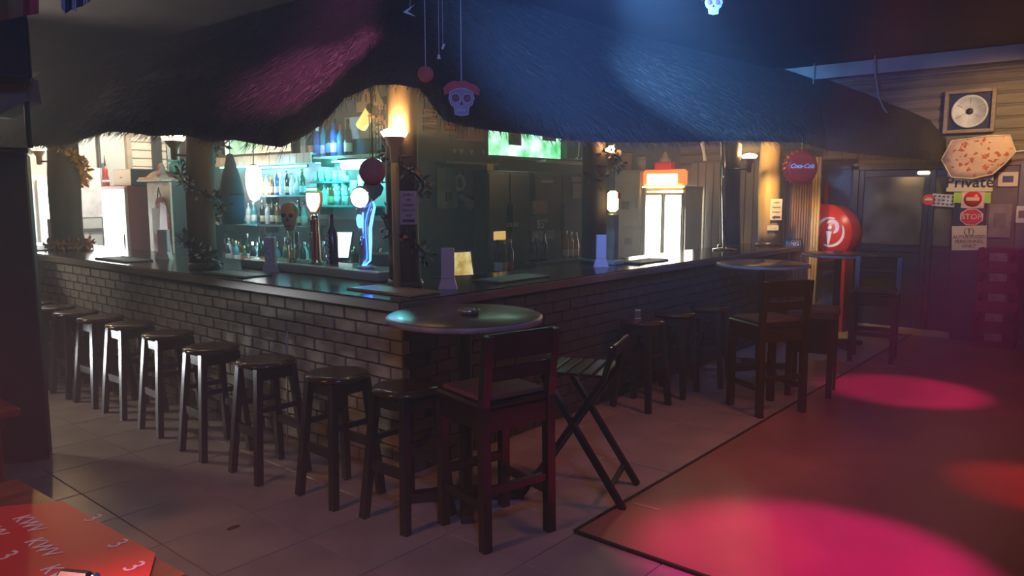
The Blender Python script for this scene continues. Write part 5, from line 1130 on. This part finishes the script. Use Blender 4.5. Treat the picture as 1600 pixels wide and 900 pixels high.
# sugar skulls, cut from card, with coloured crowns
crown_m = mat('coral paper', (.85, .12, .12), .7, var=.15); card_m = mat('white card', (.85, .82, .85), .7, var=0); rose_m = mat('rose print', (.36, .16, .22), .7, var=.3, scale=30)
def sugar_skull(label, p, s, rz, top=None):
    t = thing('sugar_skull', label, 'decoration', p, rz)
    MB().prism([(-.95*s, .25*s), (-.6*s, .35*s), (0, .42*s), (.6*s, .35*s), (1.0*s, .25*s), (1.05*s, .55*s), (.85*s, .8*s), (.5*s, .9*s), (.25*s, 1.05*s), (-.15*s, 1.0*s), (-.45*s, 1.02*s), (-.75*s, .88*s), (-1.0*s, .62*s)], .008, c=(0, .006, 0)).build('crown', crown_m, t)
    MB().prism([(-.62*s, .4*s), (-.3*s, .55*s), (0, .6*s), (.3*s, .55*s), (.62*s, .4*s), (.72*s, .05*s), (.6*s, -.3*s), (.42*s, -.45*s), (.38*s, -.85*s), (.0, -.92*s), (-.38*s, -.85*s), (-.42*s, -.45*s), (-.6*s, -.3*s), (-.72*s, .05*s)], .006).build('face', mat('grey violet card', (.5, .45, .54), .7), t)
    def ring(cx, cz, r, w): return [(cx+r*math.cos(k*PI/10), -.003-w, cz+r*math.sin(k*PI/10)) for k in range(21)]
    for sx in (-.33, .33):
        MB().tube(ring(sx*s, .05*s, .26*s, .002), .035*s, 6).build('eye_ring', card_m, t); MB().lathe([(0, 0), (.22*s, 0), (.22*s, .004), (0, .004)], (sx*s, -.001, .05*s), 16, Matrix.Rotation(PI/2, 4, 'X')).build('eye', rose_m, t)
    MB().tube([(x*s, -.004, z*s) for x, z in ((-.62, .4), (-.3, .55), (0, .6), (.3, .55), (.62, .4), (.72, .05), (.6, -.3), (.42, -.45), (.38, -.85), (0, -.92), (-.38, -.85), (-.42, -.45), (-.6, -.3), (-.72, .05), (-.62, .4))], .03*s, 5).build('outline', card_m, t)
    MB().prism([(-.09*s, -.32*s), (.09*s, -.32*s), (0, -.1*s)], .004, c=(0, -.004, 0)).build('nose', blk, t); MB().box((0, -.004, -.6*s), (.5*s, .006, .04*s)).build('mouth', card_m, t)
    for k in range(5): MB().box(((-.2+.1*k)*s, -.005, -.6*s), (.025*s, .005, .2*s)).build('tooth_line', card_m, t)
    MB().tube([(0, 0, 1.0*s), (0, 0, top)], .003, 5).build('cord', card_m, t)
a_ = math.radians(-50)
p = ony(721, 155, 2.85); sugar_skull('white sugar skull with a coral crown hanging at the eave near the bar corner', p, .094, a_+.15, 3.4-p.z)
p = ony(1115, 5, 2.6); sugar_skull('pale sugar skull hanging at the top edge right of the blue beam', p, .09, a_, 3.4-p.z)
p = ony(665, 116, 2.85); t = thing('paper_ball', 'coral paper ball hanging left above the sugar skull', 'ornament', p); MB().lathe([(0, -.04)]+[(.04*math.cos(a), .04*math.sin(a)) for a in [i*PI/12 for i in range(-5, 6)]]+[(0, .04)], n=20).build('ball', crown_m, t); MB().tube([(0, 0, .03), (0, 0, 3.4-p.z)], .002, 5).build('cord', card_m, t)
for k, (u, v, lab, pl) in enumerate(((641, 19, 'small white crescent of card hanging above the corner', [(-.035, 0), (.02, .035), (-.012, .004), (.025, -.02)]), (692, 73, 'upper tiny white card slip above the sugar skull', [(-.008, -.012), (.002, -.012), (.012, .014), (.0, .014)]), (686, 89, 'lower tiny white card slip above the sugar skull', [(-.01, -.008), (.008, -.01), (.004, .012), (-.006, .012)]))):
    p = ony(u, v, 2.75); t = thing('card_slip', lab, 'decoration', p, a_); MB().prism(pl, .003).build('card', emit('white card slip', (1, 1, 1), .0, (.9, .9, .95)), t); MB().tube([(0, .001, .008), (0, .001, 3.4-p.z)], .0012, 4).build('thread', card_m, t)

# ------------------------------------------------------------------ far left of the bar
wallp = mat('pale door paint', (.62, .66, .60), .5, var=.06)
DB = struct(link('door_3', None)); a, b = onx(150, 300, 4.6), onx(120, 300, 4.6)
def onyb(u, v=300, y=11.98): return ony(u, v, y)
xa, xb = onyb(119).x, onyb(158).x
MB().box(((xa+xb)/2, 11.97, 1.05), (xb-xa, .05, 2.1), bev=.006).build('leaf', wallp, DB)
for x in (xa-.03, xb+.03): MB().box((x, 11.96, 1.1), (.05, .08, 2.2)).build('frame', mat('dark door line', (.10, .11, .10), .6), DB)
MB().box(((xa+xb)/2, 11.93, 1.22), (xb-xa, .03, .05)).build('push_bar', tr, DB)
x0 = onyb(139).x; z0 = onyb(139, 290).z; t = thing('paper_notice', 'white paper notice on the pale back door', 'notice', (x0, 11.93, z0-.1)); MB().box((0, 0, 0), (.45, .006, .72)).build('sheet', mat('bright paper', (.85, .86, .84), .6), t); MB().box((-.1, -.004, .2), (.12, .003, .12)).build('print', mat('faint print', (.2, .17, .15)), t)
x0 = onyb(129).x; t = thing('junction_box', 'small cream junction box on the back wall right of the orange tinsel', 'box', (x0, 11.85, onyb(129, 270).z)); MB().box((0, 0, 0), (.16, .08, .22), bev=.01).build('case', yel, t); MB().tube([(-.08, 0, .06), (-.2, 0, .05), (-.3, 0, .09)], .02, 8).build('pipe', yel, t)
x0 = onyb(157).x; t = thing('conduit', 'dark vertical conduit on the pale back wall', 'pipe', (x0, 11.95, 0)); MB().tube([(0, 0, .2), (0, 0, 3.3)], .025, 8).build('pipe', tr, t)
cl = struct(link('trim_6', None)); xc0, xc1 = onyb(206).x, onyb(262).x; clm = mat('cream wall board', (.72, .64, .48), .6, var=.06)
for k in range(26): MB().box(((xc0+xc1)/2, 11.965, .1+k*.125), (xc1-xc0, .05, .115), bev=.01).build('plank', clm, cl)
MB().box((xc0-.03, 11.95, 1.7), (.07, .09, 3.3)).build('edge_board', mat('tan edge board', (.42, .33, .22), .6), cl)
t = thing('dark_strip', 'dark narrow opening in the cream boards left of the torch lamp', 'panel', (onyb(245).x, 11.92, onyb(245, 235).z)); MB().box((0, 0, 0), (.14, .04, .9)).build('panel', blk, t); MB().box((.42, 0, -.05), (.09, .05, .8)).build('panel', blk, t)
# red-sided fridge with a blazing front, cabinet beside it
def unit(name, label, cat, uc, ul, vt, x, m_side, depth): 
    c = onx(uc, 300, x); l = onx(ul, 300, x); zt = onx(uc, vt, x).z; t = thing(name, label, cat, (x, (c.y+l.y)/2, 0)); w = abs(l.y-c.y)
    return t, w, zt
t, w, zt = unit('freezer', 'white-glowing upright fridge with a red side, left of the dark cabinet', 'fridge', 197, 160, 290, 4.4, None, .5)
MB().box((.27, 0, zt/2), (.5, w, zt), bev=.01).build('cabinet', mat('red fridge side', (.42, .05, .05), .45, var=.08), t); MB().box((.005, 0, zt/2), (.04, w-.01, zt-.02), bev=.006).build('door_frame', wht, t); MB().box((-.02, 0, zt/2), (.012, w-.06, zt-.1)).build('lit_pane', emit('fridge pane glow', (.95, 1, .96), 3.2), t); MB().box((-.035, -w/2+.05, zt*.55), (.025, .02, .4), bev=.004).build('handle', chrome, t)
FZ = zt; fy = t.location.y
light('AREA', (4.3, t.location.y, 1.3), (.95, 1, .95), 14, (2.8, t.location.y-.8, .9), .6, name='freezer_glow')
t = thing('carton', 'blue box with a white front on top of the red-sided fridge', 'box', (4.47, fy-.12, FZ)); MB().box((.16, -.02, .11), (.34, w*.72, .22), bev=.006).build('box', mat('navy carton', (.02, .06, .17), .5), t); MB().box((-.012, -.02, .11), (.006, w*.70, .21)).build('white_front', wht, t); MB().box((-.016, .0, .11), (.004, .06, .015)).build('slot', blk, t)
t = thing('figurine', 'small red and white figure beside the blue box on the fridge', 'ornament', (4.45, fy+.36, FZ)); MB().lathe([(0, 0), (.05, 0), (.045, .1), (.03, .17), (.035, .21), (.02, .25), (0, .27)], n=12).build('body', red_d, t); MB().lathe([(.047, .05), (.05, .07), (.043, .09)], n=12).build('white_band', wht, t); MB().lathe([(0, .27), (.015, .28), (.004, .42), (0, .42)], n=8).build('spire', blk, t)
t, w, zt = unit('cabinet', 'cream-fronted cabinet with a red stained cloth, dark green side', 'cabinet', 265, 230, 283, 4.4, None, .5)
MB().box((.3, 0, zt/2), (.55, w, zt-.001), bev=.008).build('carcass', mat('dark green cabinet side', (.015, .03, .028), .5), t); MB().box((.015, 0, zt/2), (.03, w, zt-.02), bev=.004).build('cream_front', mat('cream cabinet front', (.70, .60, .44), .5), t); MB().box((.2, 0, zt+.012), (.62, w+.06, .025), bev=.004).build('top_moulding', mat('cream cabinet front', (.7, .6, .44)), t); MB().box((-.005, .05, zt*.55), (.012, w*.42, zt*.55)).build('dark_opening', mat('brown panel', (.14, .07, .05), .6), t)
CZ, cyy, cw = zt, t.location.y, w
clo = mat('red-splashed white cloth', (.75, .68, .66), .8, var=0); nn = clo.node_tree; bb = nn.nodes['Principled BSDF']; no = nn.nodes.new('ShaderNodeTexNoise'); no.inputs['Scale'].default_value = 6; rr = nn.nodes.new('ShaderNodeValToRGB'); rr.color_ramp.elements[0].position = .46; rr.color_ramp.elements[0].color = (.75, .68, .66, 1); rr.color_ramp.elements[1].position = .54; rr.color_ramp.elements[1].color = (.45, .03, .03, 1); tcn = nn.nodes.new('ShaderNodeTexCoord'); nn.links.new(tcn.outputs['Object'], no.inputs['Vector']); nn.links.new(no.outputs['Fac'], rr.inputs[0]); nn.links.new(rr.outputs[0], bb.inputs['Base Color'])
t = thing('cloth_apron', 'white apron splashed with red, hanging on the cream cabinet', 'cloth', (4.37, cyy-.08, 1.1)); MB().prism([(-.22, -.12), (.22, -.12), (.20, .3), (.12, .52), (.06, .60), (-.06, .60), (-.12, .52), (-.17, .3)], .02, Matrix.Rotation(-PI/2, 4, 'Z')).build('cloth', clo, t); MB().prism([(-.02, .1), (.22, .05), (.20, .5), (.06, .55)], .01, Matrix.Rotation(-PI/2, 4, 'Z'), (-.016, 0, 0)).build('red_sash', red_d, t); MB().tube([(0, -.05, .6), (0, 0, .72), (0, .05, .6)], .006, 6).build('strap', tr, t)
t = thing('red_cloth', 'heap of red spotted cloth on the cream cabinet', 'cloth', (4.50, cyy+.10, CZ+.026)); MB().lathe([(.19, 0), (.18, .03), (.12, .08), (.05, .12), (.03, .19), (0, .21)], n=16).build('cloth', clo, t); MB().box((-.02, 0, .012), (.36, .40, .022)).build('pink_base', mat('pale pink board', (.8, .55, .42)), t)
t = thing('cooler_box', 'bright teal box beside the torch lamp, on the cream cabinet behind the red cloth', 'box', (4.74, cyy-.06, CZ+.026)); MB().box((0, 0, .11), (.3, .34, .22), bev=.03).build('body', mat('bright teal plastic', (.0, .42, .55), .35), t); MB().box((0, 0, .235), (.32, .36, .035), bev=.012).build('lid', mat('bright teal plastic', (0, .42, .55)), t)
p = onx(297, 262, 3.9); t = thing('paper_lantern', 'white striped egg-shaped lantern beside the dark garland', 'lamp', p); MB().lathe([(0, -.1), (.035, -.085), (.058, -.02), (.055, .04), (.03, .09), (0, .1)], n=18).build('shade', wht, t)
for z, r_ in ((.02, .060), (-.03, .0585)): MB().lathe([(r_-.002, z-.006), (r_+.001, z-.005), (r_+.001, z+.005), (r_-.002, z+.006)], n=18).build('band', blk, t)
MB().tube([(0, 0, .1), (0, 0, 2.9-p.z)], .004, 5).build('cord', tr, t)
# blazing fridge at the far left
t = thing('drinks_fridge', 'blazing white drinks fridge at the far left behind the orange tinsel', 'fridge', (3.72, 11.5, 0)); MB().box((0, .25, 1.0), (.8, .5, 2.0), bev=.01).build('cabinet', wht, t)
for s_ in (-1, 1): d = MB().box((s_*.2, -.02, 1.0), (.36, .04, 1.86)).build('door_frame', wht, t); MB().box((s_*.2, -.045, 1.0), (.30, .012, 1.74)).build('lit_pane', emit('far fridge glow', (.97, 1, 1), 6), t)
MB().box((-.25, -.03, 1.75), (.3, .05, .22), bev=.01).build('grey_badge', mat('grey badge', (.4, .42, .42), .5), t)
light('AREA', (3.7, 11.3, 1.2), (.95, 1, 1), 12, (3.3, 9, 1.0), .5, name='far_fridge_glow')
